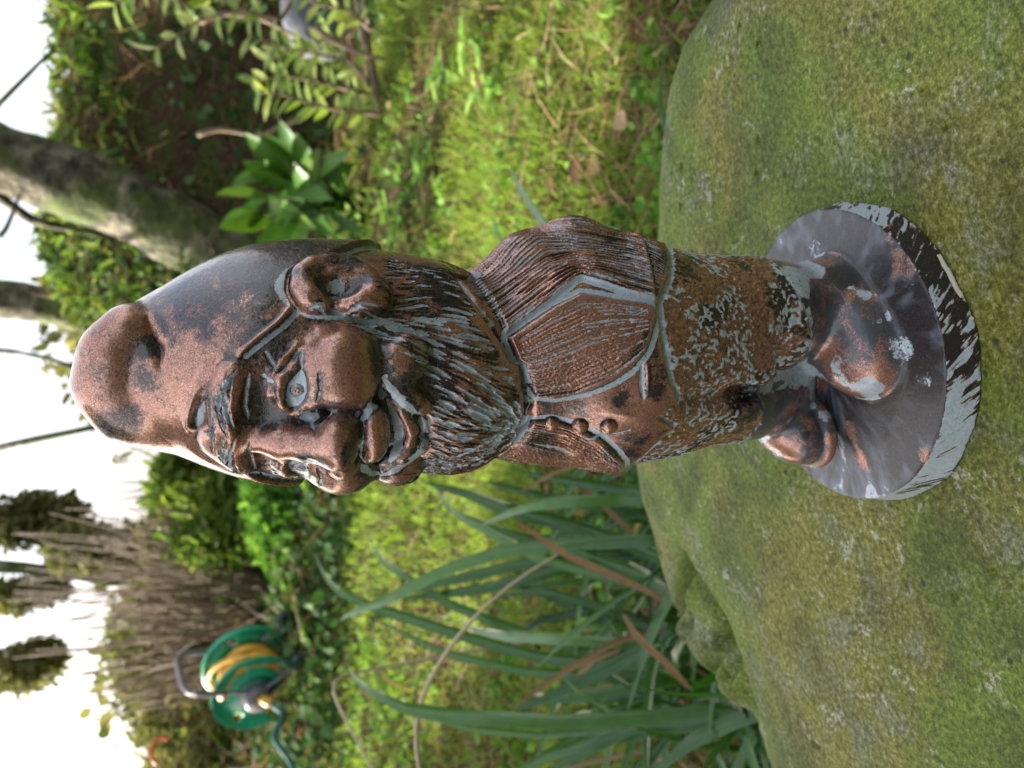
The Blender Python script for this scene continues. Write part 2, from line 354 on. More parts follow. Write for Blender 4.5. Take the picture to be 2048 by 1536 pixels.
def build_grass():
    def cover(n, x0, x1, y0, y1):
        # uniform in distance so that near and far look alike
        y = y0 * (y1 / y0) ** rng.random(n); x = rng.uniform(-1, 1, n) * (.54 * (y + .32) + .22) ; return x, y
    n = 125000; x, y = cover(n, -2, 2, .28, 3.6)
    P = np.stack([x, y, gz(x, y)], 1); d = fbm(P * [1, 1, 0], 2.6, 121, 3); lawn = sstep(.15, -.25, x + .12 * y - .0) * sstep(.9, 1.5, y)
    sun_turf = np.exp(-((x - .52) ** 2 / .09 + (y - 1.32) ** 2 / .14)) + np.exp(-((x + .32) ** 2 / .05 + (y - 1.75) ** 2 / .10))      # sun patches put into the turf as thicker, yellower grass
    keep = rng.random(n) < np.clip(sstep(.40, .64, d) * .75 + lawn * .9 + sun_turf * 1.2, .05, 1); P = P[keep]; d = d[keep]; lawn = np.maximum(lawn, sun_turf * .6)[keep]; n = len(P)
    D = rand_dirs(n, .8); D[:, 2] += .35 + .3 * lawn
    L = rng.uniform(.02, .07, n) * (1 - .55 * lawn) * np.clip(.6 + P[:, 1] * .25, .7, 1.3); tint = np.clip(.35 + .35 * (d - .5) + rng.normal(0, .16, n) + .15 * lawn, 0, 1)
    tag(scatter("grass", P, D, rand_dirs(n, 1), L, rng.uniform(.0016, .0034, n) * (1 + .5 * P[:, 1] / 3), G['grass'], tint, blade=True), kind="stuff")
    n = 26000; x, y = cover(n, 0, 0, .25, 3.8); P = np.stack([x, y, gz(x, y) + .004], 1); d = fbm(P * [1, 1, 0], 2.2, 131, 3); k = rng.random(n) < sstep(.66, .42, d) * .9 + .25
    P = P[k]; n = len(P); D = rand_dirs(n, .12); tint = rng.beta(2, 2.2, n)
    tag(scatter("dead_straw", P, D, rand_dirs(n, 1), rng.uniform(.04, .16, n), rng.uniform(.0015, .004, n), G['straw'], tint, blade=True), kind="stuff")
    # low clover-like ground cover
    n = 26000; x, y = cover(n, 0, 0, .4, 3.9); P = np.stack([x, y, gz(x, y) + rng.uniform(.0, .03, n)], 1); d = fbm(P * [1, 1, 0], 3.2, 141, 3); k = rng.random(n) < sstep(.48, .62, d) * .9 + .05
    P = P[k]; n = len(P); D = rand_dirs(n, .35); tint = np.clip(rng.normal(.5, .2, n), 0, 1); L = rng.uniform(.008, .026, n)
    tag(scatter("ground_cover", P, D, rand_dirs(n, 1), L, L * .8, G['weed'], tint), kind="stuff")

def build_bank():
    n = 26000; x = rng.uniform(-3, 3.2, n); y = rng.uniform(2.5, 6.0, n); e = 2e-2
    P = np.stack([x, y, gz(x, y)], 1); gx = (gz(x + e, y) - P[:, 2]) / e; gy = (gz(x, y + e) - P[:, 2]) / e; Nn = norm(np.stack([-gx, -gy, 1 + 0 * gx], 1))
    d = fbm(P, 1.5, 151, 3); cx = (x - 1.25) / .38; cy = (y - 3.15) / .55; hollow = np.exp(-(cx**2 + cy**2) * 1.2)
    k = (rng.random(n) < sstep(.40, .60, d) * .9 + .10) & (rng.random(n) > hollow * .8); P, Nn, d = P[k], Nn[k], d[k]; n = len(P)
    P = P + Nn * rng.uniform(0, .09, n)[:, None]; D = norm(rng.normal(size=(n, 3)) + np.array([0, -.4, -.3])); L = rng.uniform(.018, .055, n)
    tag(scatter("ivy", P, D, norm(Nn + rng.normal(0, .6, (n, 3))), L, L * .85, G['ivy'], np.clip(rng.normal(.45, .25, n), 0, 1)), kind="stuff")
    n = 5000; x = rng.uniform(-2.4, 3, n); y = rng.uniform(2.7, 5.2, n); P = np.stack([x, y, gz(x, y) + .01], 1)
    tag(scatter("dry_stalks", P, rand_dirs(n, .5) + np.array([0, -.5, 0]), rand_dirs(n, 1), rng.uniform(.08, .32, n), rng.uniform(.003, .007, n), G['straw'], rng.beta(2, 2.5, n) * .8, blade=True), kind="stuff")
    # ferny crest
    n = 9000; x = rng.uniform(-2.6, 3.3, n); y = rng.uniform(3.9, 5.0, n); P = np.stack([x, y, gz(x, y) + rng.uniform(0, .10, n) * vnoise(np.stack([x, y, 0*x], 1), 2.2, 5)], 1)
    L = rng.uniform(.03, .12, n)
    tag(scatter("fern_fronds", P, rand_dirs(n, .6), rand_dirs(n, 1), L, L * .2, G['fern'], np.clip(rng.normal(.45, .25, n), 0, 1)), kind="stuff")

def crown(name, C, R, n, mat, size, parent, tintm=.45, lump=1.6, fill=.35, shape=.5, dens=.46):
    P = rng.normal(size=(n * 3, 3)); P = norm(P) * (rng.random((n * 3, 1)) ** fill) * np.array(R); d = fbm(P + C, lump, int(rng.integers(0, 90)), 2)
    P = P[d > dens][:n]; m = len(P); P = P + C; L = rng.uniform(.6, 1.3, m) * size
    o = scatter(name, P, norm(rng.normal(size=(m, 3)) + [0, 0, -.3]), rand_dirs(m, 1), L, L * shape, mat, np.clip(rng.normal(tintm, .22, m), 0, 1), parent)
    return tag(o, kind="stuff")

def build_trees():
    def trunk_tree(name, label, pts, rads, y0, y1, cat="tree", branches=(), crowns=()):
        n = len(pts); ys = np.linspace(y0, y1, n); P = np.array([aty(tx, ty, y) for (tx, ty), y in zip(pts, ys)]); root = empty(name, tuple(P[-1])); tag(root, label, cat)
        g = lambda o: (setattr(o, 'matrix_parent_inverse', Matrix.Translation(-Vector(P[-1]))), o)[1]
        g(tube_mesh("trunk", P, rads, G['bark'], root, 20, .35, 40, seed=int(P[0][0] * 10)))
        for bp, br in branches: g(tube_mesh("branch", bp, br, G['bark'], root, 8, .3, 14))
        for kw in crowns: g(crown("foliage", parent=root, **kw))
        return root
    P = lambda tx, ty, y: aty(tx, ty, y)
    trunk_tree("leaning_tree", "thick leaning mossy trunk rising on the bank behind the gnome's hat", [(-520, 120), (-260, 215), (0, 318), (150, 365), (300, 432), (400, 490), (480, 540)], [.13, .13, .13, .14, .135, .145, .19], 3.5, 3.75,
               branches=[([P(-60, 290, 3.55), P(-40, 250, 3.4), P(0, 205, 3.3), P(45, 160, 3.3), P(110, 95, 3.3)], [.02, .014, .010, .009, .006]),
                         ([P(-80, 330, 3.55), P(-40, 420, 3.4), P(-10, 495, 3.4), P(14, 465, 3.4), P(22, 430, 3.4), P(42, 385, 3.4)], [.02, .016, .013, .010, .008, .004]),
                         ([P(-20, 380, 3.6), P(10, 400, 3.6), P(60, 440, 3.7), P(200, 470, 3.9)], [.03, .02, .02, .01])],
               crowns=[dict(C=P(300, 520, 4.1), R=(.3, .3, .3), n=900, mat=G['fern'], size=.06, tintm=.5)])
    trunk_tree("mossy_tree", "slim upright mossy trunk left of the leaning one, against the sky", [(-500, 540), (-200, 570), (0, 598), (120, 612), (220, 640), (420, 690), (640, 760)], [.10, .10, .10, .10, .11, .12, .14], 4.8, 5.2,
               branches=[([P(-120, 690, 4.6), P(-20, 700, 4.3), P(40, 703, 4.2), P(90, 712, 4.2), P(160, 740, 4.2), P(230, 770, 4.3)], [.02, .014, .012, .012, .011, .010]),
                         ([P(-300, 590, 4.9), P(-120, 690, 4.6)], [.03, .02])],
               crowns=[dict(C=P(290, 560, 4.9), R=(.30, .3, .22), n=1800, mat=G['fern'], size=.075, tintm=.5, shape=.3), dict(C=P(215, 650, 5.6), R=(.2, .3, .14), n=600, mat=G['fern'], size=.07, tintm=.6)])
    # branch from a tree on the left
    trunk_tree("overhanging_tree", "dark crown and bare limb reaching in from the far left, against the sky", [(-620, 1130), (-300, 1135), (0, 1132), (110, 1142), (240, 1160), (460, 1180)], [.05, .045, .035, .03, .04, .05], 5.0, 5.2,
               branches=[([P(-300, 1000, 5.0), P(-100, 930, 4.2), P(0, 890, 4.0), P(60, 880, 3.9), P(120, 872, 3.9), P(215, 848, 3.9)], [.03, .02, .016, .016, .015, .012])],
               crowns=[dict(C=P(40, 1040, 5.2), R=(.14, .3, .34), n=2000, mat=G['olive'], size=.055, tintm=.6, dens=.46), dict(C=P(165, 1095, 5.0), R=(.13, .3, .20), n=1800, mat=G['olive'], size=.05, tintm=.65, dens=.46),
                       dict(C=P(40, 1190, 5.3), R=(.08, .3, .25), n=1100, mat=G['olive'], size=.055, tintm=.6, dens=.46),
                       dict(C=P(50, 1330, 5.4), R=(.13, .3, .22), n=1500, mat=G['olive'], size=.055, tintm=.6, dens=.46), dict(C=P(270, 1230, 5.2), R=(.5, .3, .16), n=3000, mat=G['olive'], size=.05, tintm=.6, dens=.46)])
    # leafy shrubs on the left and right
    def shrub(name, label, C, R, n, mat, size, tintm=.5, shape=.45, dens=.43, stems=6, lump=2.5):
        C = np.array(C); gzv = float(gz(C[0], C[1])); root = empty(name, (C[0], C[1], gzv)); tag(root, label, "shrub")
        inv = Matrix.Translation((-C[0], -C[1], -gzv))
        o = crown("foliage", C, R, n, mat, size, root, tintm, lump, .4, shape, dens); o.matrix_parent_inverse = inv
        for k in range(stems):
            e = C + rng.normal(size=3) * np.array(R) * .45
            o = tube_mesh("stem", [[C[0] + rng.normal() * .04, C[1] + rng.normal() * .04, gzv - .02], [(C[0] + e[0]) / 2, (C[1] + e[1]) / 2, (gzv + e[2]) / 2], e], [.012, .009, .004], G['twig'], root, 6, 0, 8); o.matrix_parent_inverse = inv
        return root
    shrub("fern_clump", "bright green ferny shrub beside the gnome's cheek, left of the face", P(440, 985, 3.7), (.30, .3, .27), 5200, G['fern'], .075, .55, .3)
    shrub("fern_clump", "low dark green leafy clump between the ferny shrub and the straw-strewn soil", P(560, 1010, 3.3), (.26, .25, .14), 2400, G['weed'], .05, .45, .4)
    shrub("brown_shrub", "small tawny shrub at the skyline above the ferny shrub", P(255, 985, 4.4), (.20, .2, .14), 1300, G['olive'], .05, .8, .35)
    shrub("hedge_bush", "olive bush behind the brown twiggy bush", P(380, 1290, 4.5), (.70, .3, .38), 6500, G['olive'], .055, .5, .35)
    shrub("hedge_bush", "loose straw-tinted bush in the far left corner of the garden", P(380, 1480, 4.2), (.35, .3, .26), 2600, G['olive'], .05, .8, .3, .46)
    shrub("bank_bush", "green leafy bush on top of the bank, just right of the leaning trunk", P(270, 190, 4.2), (.55, .3, .20), 4200, G['fern'], .055, .35, .28, .46)
    shrub("bank_bush", "green bush at the foot of the leaning trunk, against the hat", P(420, 560, 3.9), (.30, .3, .28), 3400, G['fern'], .055, .4, .26, .46)
    n = 12000; x = rng.uniform(-6, 2.5, n); y = rng.uniform(8, 10.5, n); zz = gz(x, y) + rng.random(n) * (.62 + .25 * np.sin(x * 2.3) + .2 * np.sin(x * 5.1 + 1)) * (.3 + .7 * rng.random(n) ** 2)
    L = rng.uniform(.08, .2, n); tag(scatter("distant_scrub", np.stack([x, y, zz], 1), rand_dirs(n, 1), rand_dirs(n, 1), L, L * .6, G['olive'], rng.random(n)), kind="stuff")
    # fanning brown twigs
    c = P(610, 1190, 3.7); c[2] = gz(c[0], c[1]) - .02; root = empty("twiggy_bush", tuple(c)); tag(root, "bare brown bush of fanning twigs above and right of the hose reel", "bush")
    inv = Matrix.Translation(-Vector(c))
    for k in range(135):
        tx = rng.uniform(0, 330); ty = rng.uniform(1000, 1440); s0 = P(rng.uniform(480, 620), 1190 + (ty - 1190) * .5 + rng.normal(0, 22), 3.7); e = P(tx, ty, rng.uniform(3.4, 4.1)); m_ = (s0 * .5 + e * .5) + rng.normal(size=3) * .05 + [0, 0, .05]
        q = s0 * .78 + e * .22 + rng.normal(size=3) * .02
        o = tube_mesh("twig", [s0, q, m_, e], [.0055, .005, .004, .002], G['twig'], root, 5, 0, 9); o.matrix_parent_inverse = inv

def build_added_hedge():  # hedge added out of view for darker reflections on the statue
    root = empty("added_hedge", (0, -3.2, .6)); tag(root, "unseen tall dark hedge added behind the viewer to darken front reflections", "hedge"); inv = Matrix.Translation((0, 3.2, -.6))
    n = 20000; P = np.stack([rng.uniform(-4.5, 4.5, n), -3.2 + rng.normal(0, .35, n), rng.uniform(.2, 2.2, n)], 1); P[:, 2] += .3 * np.sin(P[:, 0] * 2.1)
    L = rng.uniform(.08, .16, n); o = scatter("foliage", P, norm(rng.normal(size=(n, 3))), rand_dirs(n, 1), L, L * .6, G['ivy'], rng.random(n) * .7, root); o.matrix_parent_inverse = inv; tag(o, kind="stuff")
    for x in np.arange(-4, 4.1, 1.0):
        o = tube_mesh("trunk", [[x, -3.2, .2], [x + .1, -3.2, 3.0]], [.06, .03], G['bark'], root, 8, .2, 6); o.matrix_parent_inverse = inv
def build_added_shade_tree():
    """unseen tree added left of the frame to keep the sun off the boulder"""
    C = SUN_DIR * 4.2; root = empty("added_shade_tree", (C[0] - 1.2, C[1] - .3, 0)); tag(root, "unseen leafy tree added beyond the left edge to shade the boulder", "tree")
    inv = Matrix.Translation((-C[0] + 1.2, -C[1] + .3, 0))
    o = tube_mesh("trunk", [[C[0] - 1.2, C[1] - .3, -.5], [C[0] - 1.0, C[1] - .2, 1.2], [C[0] - .3, C[1], 2.3]], [.18, .14, .07], G['bark'], root, 12, .3, 14); o.matrix_parent_inverse = inv
    n = 30000; P = norm(rng.normal(size=(n, 3))) * (rng.random((n, 1)) ** .4) * 1.0
    a1 = norm(np.cross(SUN_DIR, [0, 0, 1.])); a2 = np.cross(a1, SUN_DIR)
    P = P[:, :1] * a1 * 2.3 + P[:, 1:2] * a2 * 2.0 + P[:, 2:3] * SUN_DIR * .6 + C + a1 * -.0 + a2 * .1
    keep = P[:, 2] > .95
    for (tx, ty, y, r) in SUN_PATCHES:  # the added crown is opened along the sun direction to light these spots
        g = aty(tx, ty, y); q = P - g; t = q @ SUN_DIR; d = np.linalg.norm(q - t[:, None] * SUN_DIR, axis=1)
        d = d * (.75 + .6 * vnoise(P, 4, 5)); keep &= d > r * 1.5
    P = P[keep]; n = len(P); L = rng.uniform(.06, .13, n)
    o = scatter("foliage", P, norm(rng.normal(size=(n, 3))), norm(rng.normal(size=(n, 3)) + SUN_DIR * 1.5), L, L * .6, G['fern'], rng.random(n), root); o.matrix_parent_inverse = inv; tag(o, kind="stuff")
SUN_PATCHES = [(1060, 200, 1.42, .26), (1200, 70, 1.15, .24), (1000, 320, 1.5, .12), (900, 1070, 1.72, .22), (820, 1000, 1.95, .12), (960, 1120, 1.6, .10), (700, 1180, 2.4, .12), (520, 1380, 3.0, .22), (930, 120, 1.9, .07), (600, 180, 2.3, .12), (250, 300, 3.6, .2), (330, 1440, 3.6, .25), (350, 450, 3.7, .18), (760, 1440, 2.4, .14)]

STRAPS = [ # pixels tip -> base, width mm, y at tip, y at base, tint
    ([(629, 1107), (650, 1150), (673, 1178), (746, 1212), (844, 1242), (966, 1281), (1088, 1315), (1190, 1325), (1330, 1345)], 17, .95, .62, (.6, .5, .3, .2)),
    ([(737, 1061), (748, 1095), (775, 1128), (820, 1154), (893, 1203), (990, 1242), (1113, 1286), (1235, 1305), (1340, 1315)], 15, .95, .62, (.8, .6, .4, .2)),
    ([(678, 1242), (715, 1220), (771, 1203), (893, 1139), (1015, 1100), (1152, 1085), (1330, 1080)], 15, .85, .55, (.9, .7, .3, .2)),
    ([(695, 1330), (712, 1358), (746, 1383), (820, 1418), (942, 1432), (1137, 1442), (1332, 1432), (1520, 1410), (1580, 1400)], 17, .72, .38, (.7, .5, .3, .2)),
    ([(844, 963), (942, 988), (1015, 1017), (1137, 1046), (1284, 1095), (1380, 1140)], 19, .8, .55, (.3, .25, .3, .2)),
    ([(961, 1051), (1025, 1024), (1060, 1012), (1137, 1002), (1274, 998), (1340, 1000)], 14, .7, .55, (1, .6, .2, .1)),
    ([(868, 973), (917, 1032), (1015, 1081), (1078, 1115), (1200, 1150), (1330, 1180)], 13, .85, .6, (.9, .7, .5, .3)),
    ([(785, 1193), (893, 1163), (1039, 1129), (1186, 1110), (1330, 1110)], 14, .85, .6, (.5, .3, .2, .2)),
    ([(795, 1198), (880, 1190), (990, 1173), (1137, 1134), (1284, 1154), (1350, 1160)], 14, .85, .6, (.5, .3, .3, .2)),
    ([(746, 1237), (893, 1305), (1039, 1340), (1161, 1349), (1360, 1365)], 13, .9, .62, (.7, .5, .3, .2)),
    ([(917, 1242), (960, 1262), (1015, 1271), (1113, 1276), (1330, 1290)], 14, .8, .6, (1, .9, .4, .2)),
    ([(1025, 1427), (1161, 1364), (1284, 1305), (1357, 1271), (1400, 1250)], 16, .62, .45, (.2, .2, .3, .2)),
    ([(1293, 1580), (1296, 1480), (1298, 1417), (1308, 1330), (1340, 1260)], 14, .6, .5, (.3, .3, .4, .3)),
    ([(1290, 1560), (1381, 1486), (1450, 1450), (1540, 1415)], 15, .5, .4, (.3, .3, .2, .2)),
    ([(1010, 1560), (1100, 1510), (1186, 1481), (1330, 1455), (1500, 1440)], 14, .7, .5, (.5, .4, .3, .2)),
    ([(1060, 1560), (1161, 1510), (1259, 1461), (1380, 1440), (1500, 1430)], 12, .65, .5, (.3, .4, .3, .2)),
    ([(880, 1010), (1000, 1060), (1120, 1092), (1260, 1130), (1360, 1180)], 12, .9, .62, (.3, .3, .3, .2)),
    ([(960, 960), (1060, 985), (1180, 1010), (1300, 1030), (1350, 1050)], 13, .75, .6, (.3, .3, .2, .2)),
    ([(1000, 1160), (1100, 1190), (1200, 1230), (1300, 1262), (1380, 1280)], 13, .8, .6, (.1, .2, .2, .2)),
    ([(1000, 1300), (1080, 1240), (1190, 1220), (1300, 1240), (1370, 1265)], 12, .8, .6, (.1, .15, .2, .2)),
    ([(990, 1195), (1090, 1180), (1200, 1210), (1320, 1270), (1380, 1300)], 13, .75, .6, (.2, .25, .3, .2)),
    ([(1080, 1080), (1180, 1110), (1280, 1145), (1350, 1190)], 16, .7, .55, (.5, .35, .25, .2)),
    ([(1040, 945), (1130, 960), (1230, 975), (1330, 990)], 13, .7, .55, (.2, .3, .2, .2)),
    ([(860, 1440), (960, 1460), (1080, 1470), (1200, 1460), (1400, 1450)], 10, .95, .62, (.6, .5, .3, .2)),
    ([(1018, 330), (1040, 375), (1075, 425), (1110, 470), (1300, 620)], 12, .75, .5, (.9, .8, .7, .4)),
    ([(984, 425), (995, 460), (1015, 500), (1200, 640)], 8, .8, .5, (1, .8, .7, .4)),
    ([(1338, 90), (1326, 140), (1322, 200), (1335, 260), (1380, 330)], 9, .62, .42, (.3, .3, .3, .3)),
]
def build_straps():
    base = aty(1330, 1200, .6); base[2] = gz(base[0], base[1]); root = empty("strap_leaf_plant", tuple(base)); tag(root, "clump of long arching strap leaves, green and grey-green, behind the boulder", "plant")
    inv = Matrix.Translation(-Vector(base))
    def add(o): o.matrix_parent_inverse = inv; return o
    for pts, w, y1, y0, tint in STRAPS:
        pts = pts[::-1]; t = np.linspace(0, 1, len(pts)); P = np.array([aty(*p, y0 + (y1 - y0) * q ** .9) for p, q in zip(pts, t)])
        d = P[0] - P[1]; foot = P[0] + norm(d) * .04; foot[2] = min(foot[2], gz(foot[0], foot[1])); P = np.r_[[foot], P]
        add(ribbon("leaf", P, w * .001 * .95, G['strap'], root, [v * .9 for v in tint[::-1]], fold=.45, segs=22))
    for k in range(130):      # the tangle low behind the boulder
        x = rng.uniform(-.42, .06); y = rng.uniform(.40, .80); z = gz(x, y); L = rng.uniform(.14, .40); az = rng.uniform(-pi, pi); lean = rng.uniform(.3, 1.1)
        d = np.array([cos(az) * .8 - .3, sin(az) * .8, 0]); b0 = np.array([x, y, z]); s = np.linspace(0, 1, 6)[:, None]
        P = b0 + d * s ** 1.5 * L * lean + np.array([0, 0, 1]) * (s - .55 * lean * s ** 2.2) * L
        add(ribbon("leaf", P, rng.uniform(.006, .013), G['strap'], root, [.1, rng.uniform(.1, .5), rng.uniform(.2, .8)], fold=.45, segs=12))
    # dry brown ones
    dry = [([(1030, 1041), (1137, 1110), (1259, 1163), (1337, 1203)], 9, .62, .5), ([(1020, 1417), (1137, 1339), (1235, 1281), (1330, 1260)], 7, .66, .55), ([(1132, 1393), (1160, 1350), (1186, 1320), (1240, 1300)], 6, .64, .55),
           ([(1245, 1225), (1275, 1270), (1340, 1330), (1380, 1375)], 10, .5, .46), ([(1040, 985), (1100, 950), (1150, 930)], 4, .6, .55), ([(1120, 940), (1180, 985), (1240, 1040), (1300, 1100)], 8, .66, .6)]
    for pts, w, y1, y0 in dry:
        pts = pts[::-1]; P = np.array([aty(*p, y0 + (y1 - y0) * q) for p, q in zip(pts, np.linspace(0, 1, len(pts)))]); o = add(ribbon("dry_leaf", P, w * .001, G['dead'], root, [.4, .6, .5], fold=.5, segs=14)); o["label"] = "dry brown leaf"
    for k in range(120):
        x = rng.uniform(-.5, .15); y = rng.uniform(.36, .85); z = gz(x, y) + rng.uniform(0, .09); L = rng.uniform(.08, .26); az = rng.uniform(-pi, pi)
        d = np.array([cos(az), sin(az), rng.uniform(-.1, .35)]); s = np.linspace(0, 1, 4)[:, None]; P = np.array([x, y, z]) + d * s * L + np.array([0, 0, -.3]) * s**2 * L
        add(ribbon("dry_leaf", P, rng.uniform(.003, .009), G['dead'], root, float(rng.uniform(.1, 1)), fold=.5, segs=6))
    # two pale dry stems arching over the lawn
    for i, (pts, ys, lab) in enumerate((([(860, 1600), (834, 1536), (829, 1437), (844, 1378), (893, 1305), (942, 1232), (1064, 1134), (1161, 1085)], (.8, .62), "long pale dry stem arching in front of the strap leaves"),
                         ([(655, 1355), (672, 1400), (698, 1452), (742, 1536), (790, 1620)], (1.0, .75), "short pale dry stem curving over the bright lawn at the left edge"))):
        P = np.array([aty(*p, ys[0] + (ys[1] - ys[0]) * q) for p, q in zip(pts, np.linspace(0, 1, len(pts)))])
        e = P[0].copy() if i else P[0].copy(); e[2] = gz(e[0], e[1]); P = np.r_[[e], P]
        tag(tube_mesh("dry_stem", P, [.0028] * (len(P) - 3) + [.002, .0015, .001], G['pale'], None, 6, 0, 26), lab, "dry stem")

def single_leaf(name, P0, D, Nn, L, W, mat, tint, parent, segs=5, curl=.25, jag=0.0):
    s = np.linspace(0, 1, segs + 1); D = norm(np.array(D, float)); X = norm(np.cross(D, Nn)); Nn = np.cross(X, D)
    w = W * np.sin(np.clip(s * .93 + .05, 0, 1) * pi) ** .8 / 2; w[-1] = W * .02
    if jag: w[1:-1] *= 1 + jag * np.where(np.arange(1, segs) % 2, -.4, .3)
    V = []; 
    for i in range(segs + 1):
        c = np.array(P0) + D * s[i] * L - Nn * curl * s[i]**2 * L
        V += [c - X * w[i] + Nn * w[i] * .3, c, c + X * w[i] + Nn * w[i] * .3]
    Q = [(i*3+j, i*3+j+1, (i+1)*3+j+1, (i+1)*3+j) for i in range(segs) for j in range(2)]
    tt = np.tile([tint + .12, min(1, tint + .25), tint + .12], segs + 1)
    return mesh_from(name, V, Q, mat, parent, True, {"tint": tt})

def build_plants():
    # glossy broad-leaved plant
    c = aty(650, 415, 2.55); c[2] = gz(c[0], c[1]); root = empty("glossy_plant", tuple(c)); tag(root, "glossy dark green broad-leaved plant between the trunk foot and the grass", "plant"); inv = Matrix.Translation(-Vector(c))
    for tip, bs, W in (((470, 350), (560, 345), .055), ((455, 365), (540, 400), .05), ((500, 290), (580, 340), .05), ((535, 285), (600, 330), .05), ((590, 280), (620, 340), .05), ((655, 420), (590, 380), .055), ((640, 385), (570, 370), .05), ((600, 450), (540, 400), .055), ((515, 495), (590, 440), .055), ((500, 440), (530, 430), .05), ((600, 490), (590, 420), .045), ((530, 320), (610, 380), .06), ((700, 330), (650, 360), .05), ((570, 500), (620, 430), .045), ((480, 400), (560, 390), .045), ((725, 465), (660, 430), .03), ((680, 300), (640, 350), .05), ((560, 260), (600, 320), .045), ((470, 450), (540, 440), .045), ((540, 470), (600, 420), .05), ((620, 320), (600, 400), .055), ((560, 420), (610, 400), .05), ((500, 330), (570, 370), .05), ((640, 460), (610, 420), .05), ((540, 350), (600, 390), .055), ((590, 360), (640, 410), .05), ((450, 420), (520, 420), .04)):
        y = 2.5 + rng.uniform(-.12, .1); a = aty(*bs, y + .05); b = aty(*tip, y - rng.uniform(.0, .12)); D = b - a; L = np.linalg.norm(D) * 1.05
        o = single_leaf("leaf", a, D, norm(np.array([rng.uniform(-.5, .5), -.9, .5])), L, W * 1.25, G['glossy'], float(rng.choice([.15, .3, .45, .6])), root, 6); o.matrix_parent_inverse = inv
        o = tube_mesh("stem", [c, (c + a) / 2 + [0, 0, .02], a], [.006, .005, .003], G['weed'], root, 5, attrs=None); o.matrix_parent_inverse = inv
    # variegated shrub: arching stems with paired leaves
    c = aty(700, -170, 2.3); c[2] = gz(c[0], c[1]); root = empty("variegated_shrub", tuple(c)); tag(root, "pale yellow-green variegated shrub on arching stems before the dark hollow of the bank", "shrub"); inv = Matrix.Translation(-Vector(c))
    for pts, k in (([(740, 170), (700, 120), (640, 110), (560, 90), (500, 75)], 13), ([(760, 190), (700, 180), (620, 160), (560, 150), (515, 165)], 12), ([(760, 230), (720, 225), (640, 215), (570, 190), (520, 185)], 12), ([(700, 90), (660, 70), (600, 110), (540, 120)], 8), ([(740, 60), (700, 20), (640, 10), (600, -10)], 8), ([(560, 40), (480, 20), (400, 40), (360, 70), (315, 95)], 6), ([(330, -20), (350, 0), (390, 20), (400, 30)], 5), ([(300, -40), (260, -20), (230, 10)], 5)):
        y0 = 2.1 + rng.uniform(-.1, .1); P = resample(np.array([aty(*p, y0) for p in pts]), 24)
        Q = np.r_[[c], [c * .5 + P[0] * .5 + [0, 0, .10]], P]; o = tube_mesh("stem", Q, np.linspace(.006, .002, len(Q)), G['twig'], root, 5); o.matrix_parent_inverse = inv
        T = norm(np.gradient(P, axis=0))
        for i in np.linspace(3, 23, k).astype(int):
            for sgn in (-1, 1):
                D = T[i] * .7 + sgn * norm(np.cross(T[i], [0, -1, .3])) + rng.normal(size=3) * .25
                o = single_leaf("leaf", P[i], D, norm(np.array([0, -.6, 1]) + rng.normal(size=3) * .35), rng.uniform(.05, .075), .022, G['varieg'], float(rng.uniform(0, .8)), root, 3, .2); o.matrix_parent_inverse = inv
    # bare curved stems over the hollow
    for pts, y, lab in (([(400, 45), (440, 25), (520, 35), (560, 55), (590, 75), (640, 100)], 2.7, "bare curved stem arching over the dark hollow of the bank, the right one"),
                        ([(395, 270), (430, 258), (470, 262), (520, 275), (560, 250), (600, 240)], 2.9, "bare wavy stem crossing the dark hollow above the glossy plant"),
                        ([(630, 55), (670, 85), (720, 105), (770, 120)], 2.0, "straight brown twig beside the grey stone")):
        P = np.array([aty(*p, y) for p in pts]); tag(tube_mesh("bare_stem", P, np.linspace(.009, .005, len(P)), G['twig'], None, 7, .2, 18), lab, "stem")
    # small weeds
    labs = {(815, 440): "light green toothed weed right of the gnome's shoulder", (980, 90): "tall bright weed clump in the sun patch", (915, 150): "dark green rosette weed above the bright clump", (735, 20): "round-leaved weed at the right edge below the grey stone", (640, 990): "trailing weed by the gnome's brow, at the left of the face", (720, 400): "thin leafed weed below the glossy plant", (600, 1080): "fleshy green weed between the twiggy bush and the lawn",
            (880, 330): "small weed half hidden in brown straw", (1010, 180): "broad leaf seedling in the sunny grass", (570, 1150): "dark weed under the twigs", (640, 1250): "weed right of the hose reel"}
    for (tx, ty), lab in labs.items():
        y = np.interp(tx, [550, 800, 1000], [3.0, 2.1, 1.6]); c = aty(tx, ty, y)
        for _ in range(5): y = y * .5 + .5 * (y + (c[2] - gz(c[0], c[1])) * 2.5); c = aty(tx, ty, y)
        c[2] = gz(c[0], c[1]); root = empty("weed_plant", tuple(c)); tag(root, lab, "weed"); inv = Matrix.Translation(-Vector(c)); k = int(rng.integers(9, 15))
        for i in range(k):
            a = 2 * pi * i / k + rng.normal(0, .25); e = rng.uniform(.15, .9); D = np.array([cos(a), sin(a), e]); L = rng.uniform(.05, .10) * y / 2.2
            o = single_leaf("leaf", c + [0, 0, .01 + .05 * rng.random()], D, norm(np.array([-cos(a) * e, -sin(a) * e, 1])), L, L * rng.uniform(.3, .5), G['weed'], float(rng.uniform(.1, .8)), root, 5, .4, .8); o.matrix_parent_inverse = inv
